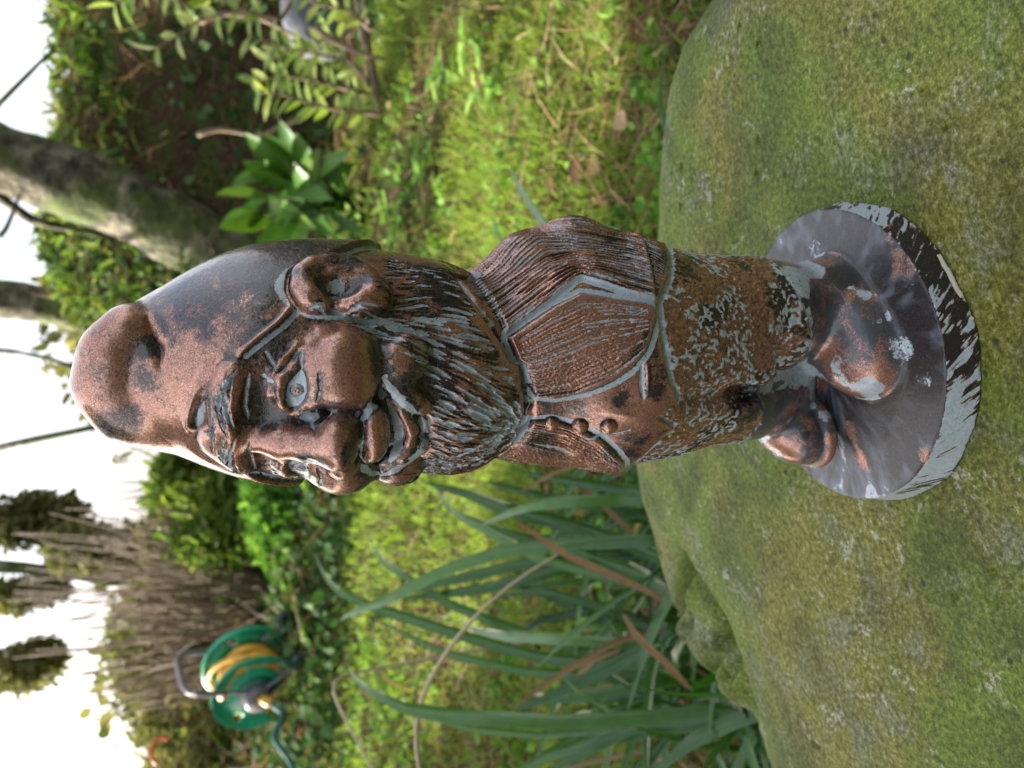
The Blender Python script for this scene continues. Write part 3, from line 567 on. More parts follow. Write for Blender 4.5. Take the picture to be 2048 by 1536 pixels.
    # fallen leaves
    for (tx, ty), lab, t, w in (((1180, 362), "dark purple fallen leaf on the grass beside the shoulder", .0, .03), ((1122, 348), "small blue-grey fallen leaf right of the purple one", .15, .022), ((1225, 345), "reddish brown fallen leaf nearest the boulder", .4, .035), ((1280, 255), "curled pale fallen leaf at the boulder's far edge", .95, .03), ((795, 205), "yellow-rimmed fallen leaf in the brown straw", .85, .04), ((970, 190), "dark fallen leaf under the weed clump", .05, .035), ((1115, 265), "grey stone-like fallen leaf in the sunny grass", .1, .012)):
        y = 1.3; c = aty(tx, ty, y)
        for _ in range(8): y = y + (c[2] - gz(c[0], c[1])) * 1.5; c = aty(tx, ty, y)
        c[2] = gz(c[0], c[1]) + .022; a = rng.uniform(0, 6); o = single_leaf("fallen_leaf", c, [cos(a), sin(a), .1], norm(np.array([.1, -.4, 1])), w * 1.5, w, G['dead'], t, None, 6, .2); tag(o, lab, "fallen leaf")
    # grey stone in the hollow
    c = aty(640, 40, 2.9); n = 40; th = np.linspace(0, pi, 24); ph = np.linspace(0, 2*pi, n, endpoint=False); TH, PH = np.meshgrid(th, ph, indexing='ij')
    U_ = np.stack([np.sin(TH) * np.cos(PH), np.sin(TH) * np.sin(PH), np.cos(TH)], -1).reshape(-1, 3); U_ = np.sign(U_) * np.abs(U_) ** .75
    V = U_ * [.13, .1, .12] * (1 + .35 * (fbm(U_, 1.3, 77, 3) - .5))[:, None] + c; I = np.arange(24 * n).reshape(24, n); J = np.roll(I, -1, 1); Q = np.stack([I[:-1], I[1:], J[1:], J[:-1]], -1).reshape(-1, 4)
    m, nn, b = new_mat("grey_stone"); pos = objcoord(nn); f = noise(nn, pos, 30, 5, .6); nn.links.new(ramp(nn, f, [(.3, (.05, .055, .065)), (.7, (.12, .13, .15))]).outputs[0], b.inputs["Base Color"]); b.inputs["Roughness"].default_value = .8; nn.links.new(bump(nn, f, .6, .01), b.inputs["Normal"])
    tag(mesh_from("grey_stone", V, Q, m), "blue-grey angular stone set in the bank at the right edge", "stone")

def build_reel():
    cen = aty(514, 1388, 2.95)                    # centre of the near drum plate
    far = aty(487, 1308, 3.14); ax = norm(far - cen); up = np.array([0, 0, 1.]); up = norm(up - ax * (up @ ax)); sd = np.cross(ax, up)
    gzv = float(gz(cen[0], cen[1])); R = .150; Wd = .17
    base = np.array([cen[0], cen[1], cen[2] - R - .02]); root = empty("hose_reel", tuple(base)); tag(root, "green two-wheeled garden hose reel wound with yellow hose, on the soil by the twiggy bush", "hose reel"); inv = Matrix.Translation(-Vector(base))
    def pm(name, col, rough=.35):
        m, n, b = new_mat(name); f = noise(n, objcoord(n), 12, 4, .6); n.links.new(ramp(n, f, [(.3, tuple(v * .75 for v in col)), (.7, col)]).outputs[0], b.inputs["Base Color"]); b.inputs["Roughness"].default_value = rough; return m
    gm, ym, km, tm, dm = pm("green_plastic", (.02, .38, .21)), pm("yellow_hose", (.75, .42, .05)), pm("grey_tube", (.16, .15, .17), .4), pm("teal_hose", (.012, .12, .11)), pm("dark_drum", (.02, .05, .05))
    def add(o): o.matrix_parent_inverse = inv; return o
    W = lambda a, u, s: cen + ax * a + up * u + sd * s
    def plate(name, a0, sgn):
        # dished plate with radial slots
        na = 72; rad = [.0, .035, .050, .055, .090, .095, .125, .130, .145, .150, .150, .140]; dep = [.0, .0, .0, .006, .008, .013, .013, .006, .004, .0, .010, .012]
        a = np.linspace(0, 2*pi, na, endpoint=False); V = []
        for r, d in zip(rad, dep):
            for t in a: V.append(W(a0 + sgn * d, cos(t) * max(r, 1e-4), sin(t) * max(r, 1e-4)))
        V = np.array(V); I = np.arange(len(rad) * na).reshape(-1, na); J = np.roll(I, -1, 1); Q = []
        for i in range(len(rad) - 1):
            for j in range(na):
                if 5 <= i <= 6 and (j % 12) in (0, 1, 2): continue
                Q.append((I[i, j], J[i, j], J[i+1, j], I[i+1, j]))
        o = add(mesh_from(name, V, Q, gm, root)); md = o.modifiers.new("t", 'SOLIDIFY'); md.thickness = .004; return o
    plate("drum_plate", 0, 1); plate("drum_plate", Wd, -1)
    add(tube_mesh("drum", [W(.005, 0, 0), W(Wd - .005, 0, 0)], [.07, .07], tm, root, 28))
    # yellow hose coils, loosely wound
    th = np.linspace(0, 2*pi * 7, 7 * 40); a = .02 + (Wd - .04) * (.5 - .5 * np.cos(th / 14 * 2.2)) ; r = .095 + .018 * np.sin(th * .23) + .008 * np.sin(th * 1.0)
    add(tube_mesh("hose", np.array([W(a[i], cos(th[i]) * r[i], sin(th[i]) * r[i]) for i in range(len(th))]), .0085, ym, root, 8))
    th = np.linspace(0, 2*pi, 40); add(tube_mesh("hose", np.array([W(.085 + .055 * cos(t + .6), cos(t) * .128 + .006, sin(t) * .122) for t in th]), .0085, ym, root, 8))
    th = np.linspace(0, 2*pi, 40); add(tube_mesh("hose", np.array([W(.07 + .05 * cos(t + 2.0), cos(t) * .115, sin(t) * .118) for t in th]), .0085, ym, root, 8))
    # grey centre boss, connector and frame
    add(tube_mesh("hub", [W(-.045, 0, 0), W(-.035, 0, 0), W(.012, 0, 0)], [.040, .048, .050], km, root, 24))
    add(tube_mesh("connector", [W(-.045, -.01, .012), W(-.060, -.014, .02), W(-.064, -.015, .022), W(-.082, -.02, .03), W(-.086, -.02, .031), W(-.11, -.026, .04)], [.015, .018, .013, .018, .013, .010], ym, root, 14))
    for a0 in (-.022, Wd + .022):
        add(tube_mesh("frame_tube", [W(a0, .205, .10), W(a0, .09, .06), W(a0, 0, .02), W(a0, -.10, -.06), W(a0, -.165, -.115)], .006, km, root, 8, 0, 22))
        add(tube_mesh("frame_tube", [W(a0, 0, .02), W(a0, -.09, .07), W(a0, -.165, .11)], .006, km, root, 8, 0, 10))
    add(tube_mesh("handle", [W(-.022, .10, .06), W(-.022, .185, .085), W(-.010, .215, .095), W(.02, .228, .10), W(Wd - .02, .228, .10), W(Wd + .010, .215, .095), W(Wd + .022, .185, .085), W(Wd + .022, .10, .06)], .010, km, root, 10, 0, 40))
    for a0 in (-.03, Wd + .03):
        c = W(a0, -.15, .115); o = add(tube_mesh("wheel", [c - ax * .012, c + ax * .012], [.036, .036], dm, root, 24))
    add(tube_mesh("foot_tube", [W(-.022, -.165, -.115), W(Wd + .022, -.165, -.115)], .0075, km, root, 8))
    # feed hose
    p0 = W(-.11, -.026, .04); P = [p0, p0 - ax * .05 + [0, 0, -.03], aty(545, 1475, 2.75), aty(580, 1520, 2.7), aty(600, 1580, 2.65)]
    tag(tube_mesh("feed_hose", P, .0095, tm, None, 10, 0, 24), "teal hose hanging from the reel's yellow connector to the soil", "hose")
    P = [aty(590, 1445, 2.85), aty(594, 1500, 2.8), aty(600, 1560, 2.75)]; tag(tube_mesh("feed_hose", P, .009, tm, None, 10, 0, 12), "teal hose end running straight down the left edge below the reel", "hose")
    # red-orange band lying on the bush
    om = pm("orange_band", (.65, .09, .02)); c = aty(325, 1503, 3.4); t = np.linspace(-.6, 2.6, 22); P = [c + np.array([cos(q) * .05, 0, sin(q) * .04]) for q in t]
    tag(tube_mesh("orange_band", P, .007, om, None, 8), "curved orange-red band caught in the straw at the left edge", "band")

leaf_mats(); build_ground(); build_boulder(); print("boulder", time.time() - T0)
build_trees(); build_bank(); build_grass(); print("grass", time.time() - T0)
build_added_shade_tree(); build_straps(); build_added_hedge(); build_plants(); build_reel(); print("plants", time.time() - T0)
# ================================================================== GNOME
class Vol:
    """signed distance volume in millimetres"""
    def __init__(s, lo, hi, h):
        s.lo = np.array(lo, float); s.h = h
        s.n = np.ceil((np.array(hi) - s.lo) / h).astype(int) + 1
        s.a = np.full(tuple(s.n), 50.0, np.float32)
        s.ax = [(s.lo[i] + h * np.arange(s.n[i])).astype(np.float32) for i in range(3)]
    def win(s, c, r):
        a = np.clip(np.floor((np.array(c) - r - s.lo) / s.h).astype(int), 0, s.n)
        b = np.clip(np.ceil((np.array(c) + r - s.lo) / s.h).astype(int) + 1, 0, s.n)
        sl = tuple(slice(a[i], b[i]) for i in range(3))
        return sl, s.ax[0][sl[0]][:, None, None], s.ax[1][sl[1]][None, :, None], s.ax[2][sl[2]][None, None, :]
    def blend(s, sl, d, op, k):
        A = s.a[sl]
        if op == 'add':
            h = np.maximum(k - np.abs(A - d), 0) / k; s.a[sl] = np.minimum(A, d) - h * h * k / 4
        else:
            d = -d; h = np.maximum(k - np.abs(A - d), 0) / k; s.a[sl] = np.maximum(A, d) + h * h * k / 4
    def ell(s, c, r, ax=None, op='add', k=2.0):
        c = np.array(c, float); R = max(r) + k + 2
        sl, X, Y, Z = s.win(c, R)
        if 0 in s.a[sl].shape: return
        X = X - c[0]; Y = Y - c[1]; Z = Z - c[2]
        if ax is None: ax = np.eye(3)
        q = [(X * a[0] + Y * a[1] + Z * a[2]) for a in ax]
        k0 = np.sqrt(sum((q[i] / r[i]) ** 2 for i in range(3)))
        k1 = np.sqrt(sum((q[i] / r[i] ** 2) ** 2 for i in range(3))) + 1e-6
        s.blend(sl, (k0 * (k0 - 1) / k1).astype(np.float32), op, k)
    def tube(s, pts, rad, op='add', k=1.0):
        pts = np.array(pts, float)
        if np.isscalar(rad): rad = [rad] * len(pts)
        for a, b, ra, rb in zip(pts[:-1], pts[1:], rad[:-1], rad[1:]):
            c = (a + b) / 2; R = np.abs(b - a).max() / 2 + max(ra, rb) + k + 1.5
            sl, X, Y, Z = s.win(c, R)
            if 0 in s.a[sl].shape: continue
            ab = b - a; L = ab @ ab + 1e-9
            t = np.clip(((X - a[0]) * ab[0] + (Y - a[1]) * ab[1] + (Z - a[2]) * ab[2]) / L, 0, 1)
            d = np.sqrt((X - a[0] - t * ab[0]) ** 2 + (Y - a[1] - t * ab[1]) ** 2 + (Z - a[2] - t * ab[2]) ** 2) - (ra + (rb - ra) * t)
            s.blend(sl, d.astype(np.float32), op, k)
    def at(s, P):
        q = np.clip((P - s.lo) / s.h, 0, s.n - 1.001); i = q.astype(int); t = q - i
        A = s.a; x, y, z = t.T; i, j, k = i.T
        return ((A[i,j,k]*(1-x)+A[i+1,j,k]*x)*(1-y)+(A[i,j+1,k]*(1-x)+A[i+1,j+1,k]*x)*y)*(1-z) + \
               ((A[i,j,k+1]*(1-x)+A[i+1,j,k+1]*x)*(1-y)+(A[i,j+1,k+1]*(1-x)+A[i+1,j+1,k+1]*x)*y)*z
    def grad(s, P):
        g = np.stack([s.at(P + e) - s.at(P - e) for e in np.eye(3) * s.h], -1)
        return g / (np.linalg.norm(g, axis=-1, keepdims=True) + 1e-9)
    def march(s, O, D, t0, t1, n=160, iso=0.0):
        """first surface hit along rays; NaN when missed"""
        O = np.atleast_2d(O).astype(float); D = np.atleast_2d(D).astype(float); O = np.broadcast_to(O, D.shape)
        t = np.full(len(D), float(t0)); prev = t.copy(); hit = np.zeros(len(D), bool)
        for _ in range(n):
            P = O + D * t[:, None]; inside = np.all((P > s.lo) & (P < s.lo + s.h * (s.n - 1)), axis=1)
            d = np.where(inside, s.at(P) - iso, 3.0)
            new = (d < 0) & ~hit; hit |= new
            step = np.clip(d * .7, .3, 4.0)
            prev = np.where(hit, prev, t); t = np.where(hit, t, t + step)
        a, b = prev.copy(), t.copy()
        for _ in range(8):
            m = (a + b) / 2; ins = s.at(O + D * m[:, None]) < iso
            b = np.where(ins, m, b); a = np.where(ins, a, m)
        P = O + D * b[:, None]; P[~hit | (t > t1)] = np.nan
        return P

def surface_nets(A, lo, h):
    S = A < 0
    n = A.shape
    cells = np.zeros((n[0]-1, n[1]-1, n[2]-1), np.int8)
    for dx in (0, 1):
        for dy in (0, 1):
            for dz in (0, 1):
                cells += S[dx:n[0]-1+dx, dy:n[1]-1+dy, dz:n[2]-1+dz]
    act = (cells > 0) & (cells < 8)
    idx = np.full(cells.shape, -1, np.int32); I = np.argwhere(act); idx[act] = np.arange(len(I))
    P = np.zeros((len(I), 3)); cnt = np.zeros(len(I))
    for ax in range(3):
        o1, o2 = [a for a in range(3) if a != ax]
        for p in (0, 1):
            for q in (0, 1):
                c0 = I.copy(); c0[:, o1] += p; c0[:, o2] += q; c1 = c0.copy(); c1[:, ax] += 1
                a = A[tuple(c0.T)].astype(float); b = A[tuple(c1.T)].astype(float)
                m = (a < 0) != (b < 0); t = np.where(m, a / np.where(m, a - b, 1), 0)
                Q = c0.astype(float); Q[:, ax] += t
                P += Q * m[:, None]; cnt += m
    V = lo + h * P / cnt[:, None]
    quads = []
    for ax in range(3):
        o1, o2 = (ax + 1) % 3, (ax + 2) % 3
        sl0 = [slice(None)] * 3; sl1 = [slice(None)] * 3
        sl0[ax] = slice(0, n[ax]-1); sl1[ax] = slice(1, n[ax])
        for q in (o1, o2): sl0[q] = slice(1, n[q]-1); sl1[q] = slice(1, n[q]-1)
        a = S[tuple(sl0)]; b = S[tuple(sl1)]
        for flip, mask in ((False, a & ~b), (True, ~a & b)):
            E = np.argwhere(mask)
            if not len(E): continue
            E[:, o1] += 1; E[:, o2] += 1
            c = []
            for d1, d2 in ((-1, -1), (0, -1), (0, 0), (-1, 0)):
                K = E.copy(); K[:, o1] += d1; K[:, o2] += d2; c.append(idx[tuple(K.T)])
            c = np.stack(c, 1)
            quads.append(c[:, ::-1] if flip else c)
    return V, np.concatenate(quads)

HD = radians(34.0)                                   # the gnome looks to the portrait left and at us
FR = np.array([-sin(HD), -cos(HD), 0]); SD = np.array([cos(HD), -sin(HD), 0])
ZT = [0, 12, 20, 49, 71, 92, 113, 133, 153, 173, 190, 208, 225, 241, 256, 268, 280, 300]
CXT = [0, 0, 2, 3.5, 6, 8, 10, 11.5, 10.5, 9, 11, 13, 13.6, 14, 14, 14, 14, 14]
CYT = [0, 0, 0, 0, -1, -2, -3, -3, -2, -1, -1, -1, -1, 0, 1, 2, 2, 2]
def axis_at(z):
    return np.stack([np.interp(z, ZT, CXT), np.interp(z, ZT, CYT)], -1)
def L2W(u, v, z):
    c = axis_at(z); return np.array([c[0] + SD[0]*u + FR[0]*v, c[1] + SD[1]*u + FR[1]*v, z])
def uv_of(P):
    """angle from the front (positive towards the gnome's left) and height"""
    c = axis_at(P[:, 2]); q = P[:, :2] - c
    return np.stack([np.arctan2(q @ SD[:2], q @ FR[:2]), P[:, 2]], 1)
def cast_uv(vol, UVs):
    UVs = np.atleast_2d(UVs); c = axis_at(UVs[:, 1])
    D = SD[None] * np.sin(UVs[:, :1]) + FR[None] * np.cos(UVs[:, :1])
    O = np.c_[c, UVs[:, 1]] + D * 75
    return vol.march(O, -D, 0, 74)
def pick(vol, pts, iso=0.0):
    """photo pixels -> surface points in mm"""
    D = np.array([ray(*p) for p in pts])
    return vol.march(CAM * 1000, D, 180, 460, 220, iso)
def frame(vol, P):
    n = vol.grad(P[None])[0]; up = np.array([0, 0, 1.0]); up -= n * (up @ n); up /= np.linalg.norm(up)
    rt = np.cross(up, n); return rt, up, n          # rt points to portrait right
def mirrorP(P):
    c = axis_at(P[2]); q = P[:2] - c; u = q @ SD[:2]; v = q @ FR[:2]
    return L2W(-u, v, P[2])
def mirrorD(d):
    u = d @ SD; v = d @ FR; return -u * SD + v * FR + np.array([0, 0, d[2]])

def rotz(d, a):
    return np.array([d[0] * cos(a) - d[1] * sin(a), d[0] * sin(a) + d[1] * cos(a), d[2]])
def far_ear(p):
    q = mirrorP(p); c = axis_at(q[2]); r = rotz(np.array([q[0] - c[0], q[1] - c[1], 0]), -.5); return np.array([c[0] + r[0], c[1] + r[1], q[2]])
TILT = 0.085
def build_volume():
    vol = Vol((-70, -70, -8), (70, 70, 302), 0.8)
    X, Y, Z = vol.ax[0][:, None, None], vol.ax[1][None, :, None], vol.ax[2][None, None, :]
    def column(zt, W, Dp, fo, z0, z1, k, rnd=3.0):
        """elliptical column: W half width along the gnome's side, Dp half depth, fo forward shift"""
        z = vol.ax[2]; a = max(0, int((z0 - 8 - vol.lo[2]) / .8)); b = min(vol.n[2], int((z1 + 8 - vol.lo[2]) / .8))
        sl = (slice(None), slice(None), slice(a, b)); zz = z[a:b]
        c = axis_at(zz); zf = np.arange(z0 - 30, z1 + 30, .8); kk = np.exp(-np.arange(-10, 11) ** 2 / 40.); kk /= kk.sum()
        sm = lambda T: np.interp(zz, zf, np.convolve(np.r_[[T[0]] * 10, np.interp(zf, zt, T), [T[-1]] * 10], kk, 'valid'))
        w, d, f = sm(W), sm(Dp), sm(fo)
        x = X - c[:, 0][None, None]; y = Y - c[:, 1][None, None]
        u = x * SD[0] + y * SD[1]; v = x * FR[0] + y * FR[1] - f[None, None]
        k0 = np.sqrt((u / w) ** 2 + (v / d) ** 2); k1 = np.sqrt((u / w**2) ** 2 + (v / d**2) ** 2) + 1e-6
        D = k0 * (k0 - 1) / k1 * .93
        dz = np.maximum(z0 - zz, zz - z1)[None, None]
        h = np.maximum(rnd - np.abs(D - dz), 0) / rnd
        D = np.maximum(D, dz) + h * h * rnd / 4
        vol.blend(sl, D.astype(np.float32), 'add', k)
    # plinth: slightly conical disc and its mound
    sl = (slice(None), slice(None), slice(0, int(56 / .8)))
    zz = vol.ax[2][sl[2]][None, None] - TILT * X; r = np.sqrt(X**2 + Y**2); th = np.arctan2(Y, X)
    wob = 0.5 * np.sin(th * 3 + 1) + .35 * np.sin(th * 7) + .25 * np.sin(th * 13 + 2)
    Rz = 62.4 - 2.8 * np.clip(zz / 13, 0, 1) + wob * np.clip(1 - zz / 14, 0, 1)
    D = np.maximum(r - Rz, np.maximum(zz - 13.0, -zz)); vol.blend(sl, D.astype(np.float32), 'add', .6)
    top = 12.4 + 5.5 * (1 - sstep(18, 58.5, np.sqrt((X - 2)**2 + (Y - 2)**2)))
    D = np.maximum((zz - top) * .8, r - 58.6); vol.blend(sl, D.astype(np.float32), 'add', 1.5)
    # boots (centre line heel -> toe)
    for heel, toe, r1, zc in (((1632, 596), (1738, 738), (29, 20.5, 15), 20), ((1545, 828), (1612, 890), (18.5, 13.5, 12), 27)):
        h_ = atz(heel[0], heel[1], zc * .001) * 1000; t_ = atz(toe[0], toe[1], zc * .001) * 1000; c_ = (h_ + t_) / 2
        ax_ = norm(t_ - h_); ay_ = np.array([-ax_[1], ax_[0], 0]); az_ = np.array([0, 0, 1.]) + ax_ * .10
        vol.ell(c_, r1, (ax_, ay_, norm(az_)), k=5)
        vol.ell(c_ + ax_ * 1.0 + [0, 0, -7.5], (r1[0] + 1.2, r1[1] + 2.2, 7.0), (ax_, ay_, np.array([0, 0, 1.])), k=.6)
    vol.ell(atz(1652, 622, .021) * 1000, (21, 20, 16), k=6)
    # legs
    vol.tube([L2W(16, -5, 30), L2W(17, -1, 50), L2W(16, 0, 72)], [19.5, 20.5, 21], k=5)
    vol.tube([L2W(-18, -3, 36), L2W(-18, 0, 50), L2W(-15, 0, 72)], [17.5, 19, 21], k=5)
    # trunk
    tz = [62, 71, 92, 113, 133, 150, 163, 178]
    column(tz, [33, 35.5, 40.5, 43, 42, 39, 34, 26], [31, 33, 37, 38.5, 37, 33, 30, 26], [0, 1, 3, 4, 4, 3, 2, 0], 62, 176, 8)
    # head, beard and hat core
    hz = [158, 168, 178, 190, 208, 225, 241, 250, 256, 263, 268, 274, 280, 286]
    column(hz, [27, 33, 36, 37.5, 38.5, 39, 37.5, 35, 32.5, 29, 26, 23, 20, 15],
               [22, 29, 34, 38, 40, 40, 38.5, 36, 33, 29, 26, 23, 20, 15],
               [8, 5, 3, 1, 0, 0, 0, 0, 0, 0, 0, 0, 0, 0], 160, 282, 3, 6)
    # arms
    for sgn in (1, -1):
        vol.tube([L2W(sgn*24, -2, 158), L2W(sgn*30, -4, 148), L2W(sgn*33, -5, 133), L2W(sgn*30.5, 3, 112), L2W(sgn*25, 12, 98)],
                 [12, 13, 13.2, 12.5, 11], k=3)
    # belly
    vol.ell(L2W(0, 12, 118), (32, 32, 30), k=8)
    # tip of the hat: folded over towards the portrait right
    vol.tube([aty(318, 800, 0)*1000, aty(272, 800, -.002)*1000, aty(236, 762, -.004)*1000, aty(238, 712, -.008)*1000, aty(262, 672, -.010)*1000],
             [13.0, 11.4, 10.4, 8.6, 7.6], k=5.0)
    vol.tube([aty(300, 655, -.016)*1000, aty(322, 700, -.022)*1000, aty(326, 745, -.024)*1000], [1.5, 2.6, 1.2], 'sub', 1.5)
    return vol

def sculpt_head(vol):
    base = Vol.__new__(Vol); base.__dict__ = dict(vol.__dict__); base.a = vol.a.copy()
    def F(tx, ty): return pick(base, [(tx, ty)])[0]
    def E(tx, ty, dep, r, rot=0, op='add', k=2.0, mir=True, tiltn=0):
        """ellipsoid set on the head at photo pixel (tx,ty); dep = how far its centre lies outside the skin"""
        P = pick(base, [(tx, ty)], dep)[0]; rt, up, n = frame(base, P)
        c, s_ = cos(radians(rot)), sin(radians(rot))
        a1 = rt * c + up * s_; a2 = -rt * s_ + up * c
        Q = P
        vol.ell(Q, r, (a1, a2, n), op, k)
        if mir: vol.ell(mirrorP(Q), r, (mirrorD(a1), mirrorD(a2), mirrorD(n)), op, k)
    def T(pts, rad, dep=0, op='add', k=1.0, mir=True):
        P = pick(base, pts, dep) if np.isscalar(dep) else np.array([pick(base, [q], d_)[0] for q, d_ in zip(pts, dep)]); ok = ~np.isnan(P[:, 0]); P = P[ok]
        rad = [rad] * len(P) if np.isscalar(rad) else np.array(rad)[ok]
        vol.tube(P, rad, op, k)
        if mir: vol.tube(np.array([mirrorP(p) for p in P]), rad, op, k)
    # brow ridge and eye sockets
    E(464, 798, -.4, (11.5, 6.0, 4.6), -8, k=6)
    E(432, 880, -.8, (6, 5, 3.2), 0, k=5, mir=False)
    E(512, 846, 2.2, (4.2, 5.0, 2.8), 0, 'sub', 4)
    E(528, 812, 2.0, (8.5, 6.5, 4.6), 0, 'sub', 4)
    E(590, 840, 2.5, (4, 6, 3.0), 0, 'sub', 3)
    # eyes
    E(594, 780, -1.4, (7.4, 5.6, 4.6), 0, 'add', 1.0)
    T([(608, 706), (586, 734), (564, 760), (558, 786), (566, 810), (580, 824)], [1.0, 1.3, 1.6, 1.7, 1.5, 1.0], (.2, 1.2, 2.3, 2.7, 2.3, 1.0), k=1.2)
    T([(594, 690), (566, 722), (544, 756), (541, 788), (550, 812)], [.9, 1.2, 1.5, 1.3, .9], (0, .8, 1.5, 1.4, .3), k=1.4)
    T([(610, 730), (624, 752), (629, 780), (618, 806), (598, 824), (584, 828)], [.8, 1.1, 1.4, 1.3, 1.1, .8], (.6, 1.5, 2.1, 2.1, 1.4, .6), k=1.2)
    # cheek
    E(690, 742, 1.2, (12.2, 10.4, 7.6), -8, k=7.0)
    # nose
    vol.tube([pick(base, [p], d_)[0] for p, d_ in (((505, 878), -1), ((560, 885), 1.2), ((620, 890), 4.0), ((668, 890), 6.5))], [4.0, 4.0, 4.8, 6.0], k=4)
    E(674, 889, 7.4, (8.6, 6.2, 7.6), 0, k=3.0, mir=False)
    E(686, 855, 5.0, (4.8, 4.8, 5.5), 0, k=2.0, mir=False)
    E(686, 926, 5.0, (4.8, 4.8, 5.5), 0, k=2.0, mir=False)
    # folds beside the mouth, upper lip, opening, lower lip
    T([(626, 834), (660, 828), (712, 830), (745, 812), (766, 786), (771, 752), (768, 735)], [1.4, 2.0, 2.2, 2.2, 2.4, 2.2, 1.2], 1.2, 'sub', 1.5)
    T([(766, 755), (788, 786), (820, 816), (846, 842), (850, 880), (832, 912), (800, 936), (764, 950)], [1.6, 2.2, 2.0, 1.8, 1.8, 1.8, 1.6, 1.2], 1.0, 'sub', 1.5, False)
    T([(766, 755), (788, 786), (820, 816)], [1.6, 2.2, 2.0], 1.0, 'sub', 1.5)
    E(746, 868, 2.6, (10.6, 5.2, 5.8), 0, k=2.5, mir=False)
    T([(776, 800), (793, 832), (800, 862), (795, 893), (780, 922)], [.8, 1.5, 1.8, 1.5, .8], 2.6, 'sub', .8, False)
    T([(784, 802), (809, 830), (823, 862), (814, 897), (786, 928)], [1.0, 1.7, 2.0, 1.7, 1.0], 2.0, k=1.0, mir=False)
    # bulges of the beard under the cheeks
    E(806, 722, 1.4, (8.5, 7.5, 5.2), -30, k=3)
    T([(782, 770), (812, 792), (842, 812)], [2.8, 3.4, 2.8], 1.4, k=2.5)
    # ear
    def both(fn, pts, *a, **k):
        fn(pts, *a, **k)
    def EAR(pts, rad, dep, op='add', k=1.5):
        P = np.array([pick(base, [p], dep)[0] for p in pts]); vol.tube(P, rad, op, k); vol.tube(np.array([far_ear(p) for p in P]), rad, op, k)
    EAR([(632, 566), (665, 562), (705, 566), (738, 584)], [3.5, 5.0, 5.0, 4.0], -.5, 'add', 3)
    EAR([(640, 600), (622, 594), (607, 572), (608, 548), (628, 532), (662, 526), (700, 532), (735, 552), (754, 580)], [3.2, 3.6, 3.0, 2.7, 2.5, 2.4, 2.4, 2.7, 3.2], 2.6, 'add', 3.5)
    EAR([(754, 582), (742, 602), (718, 606), (690, 604)], [3.4, 3.6, 3.0, 2.0], 1.8, 'add', 3.5)
    EAR([(656, 566), (672, 566), (694, 568)], [3.6, 4.2, 3.6], 4.8, 'sub', 1.6)
    EAR([(648, 592), (652, 575)], [1.4, 2.2], 4.0, 'sub', 1.0)
    return base

HAIR_GUIDES = [   # flow of the beard, in photo pixels, from the back hair round to the far side
    [(752, 508), (800, 522), (850, 538), (900, 550)],
    [(765, 545), (810, 548), (860, 560), (915, 580)],
    [(600, 606), (680, 614), (760, 612), (840, 612), (905, 622), (950, 640)],
    [(600, 622), (680, 630), (760, 640), (830, 652), (900, 672), (975, 690)],
    [(660, 642), (740, 652), (810, 672), (880, 700), (950, 730), (1010, 742)],
    [(735, 668), (790, 682), (850, 708), (920, 745), (980, 780), (1036, 810)],
    [(840, 735), (880, 755), (930, 782), (990, 812), (1040, 832)],
    [(858, 775), (900, 795), (950, 815), (1000, 830), (1042, 838)],
    [(858, 815), (905, 825), (960, 835), (1010, 840), (1042, 840)],
    [(858, 850), (905, 852), (960, 851), (1010, 848), (1042, 842)],
    [(852, 885), (905, 883), (960, 875), (1005, 860), (1040, 846)],
    [(840, 920), (890, 920), (945, 905), (995, 885), (1030, 858)],
    [(800, 950), (860, 948), (920, 938), (970, 920), (1005, 895)],
]
BRIM = [(500, 957), (470, 940), (430, 905), (400, 872), (388, 840), (396, 810), (425, 772), (468, 726), (520, 684), (560, 656), (588, 630), (600, 606)]
BEARD = [(975, 942), (1006, 915), (1030, 885), (1048, 845), (1046, 815), (1030, 765), (1002, 700), (965, 640), (930, 590), (900, 552)]

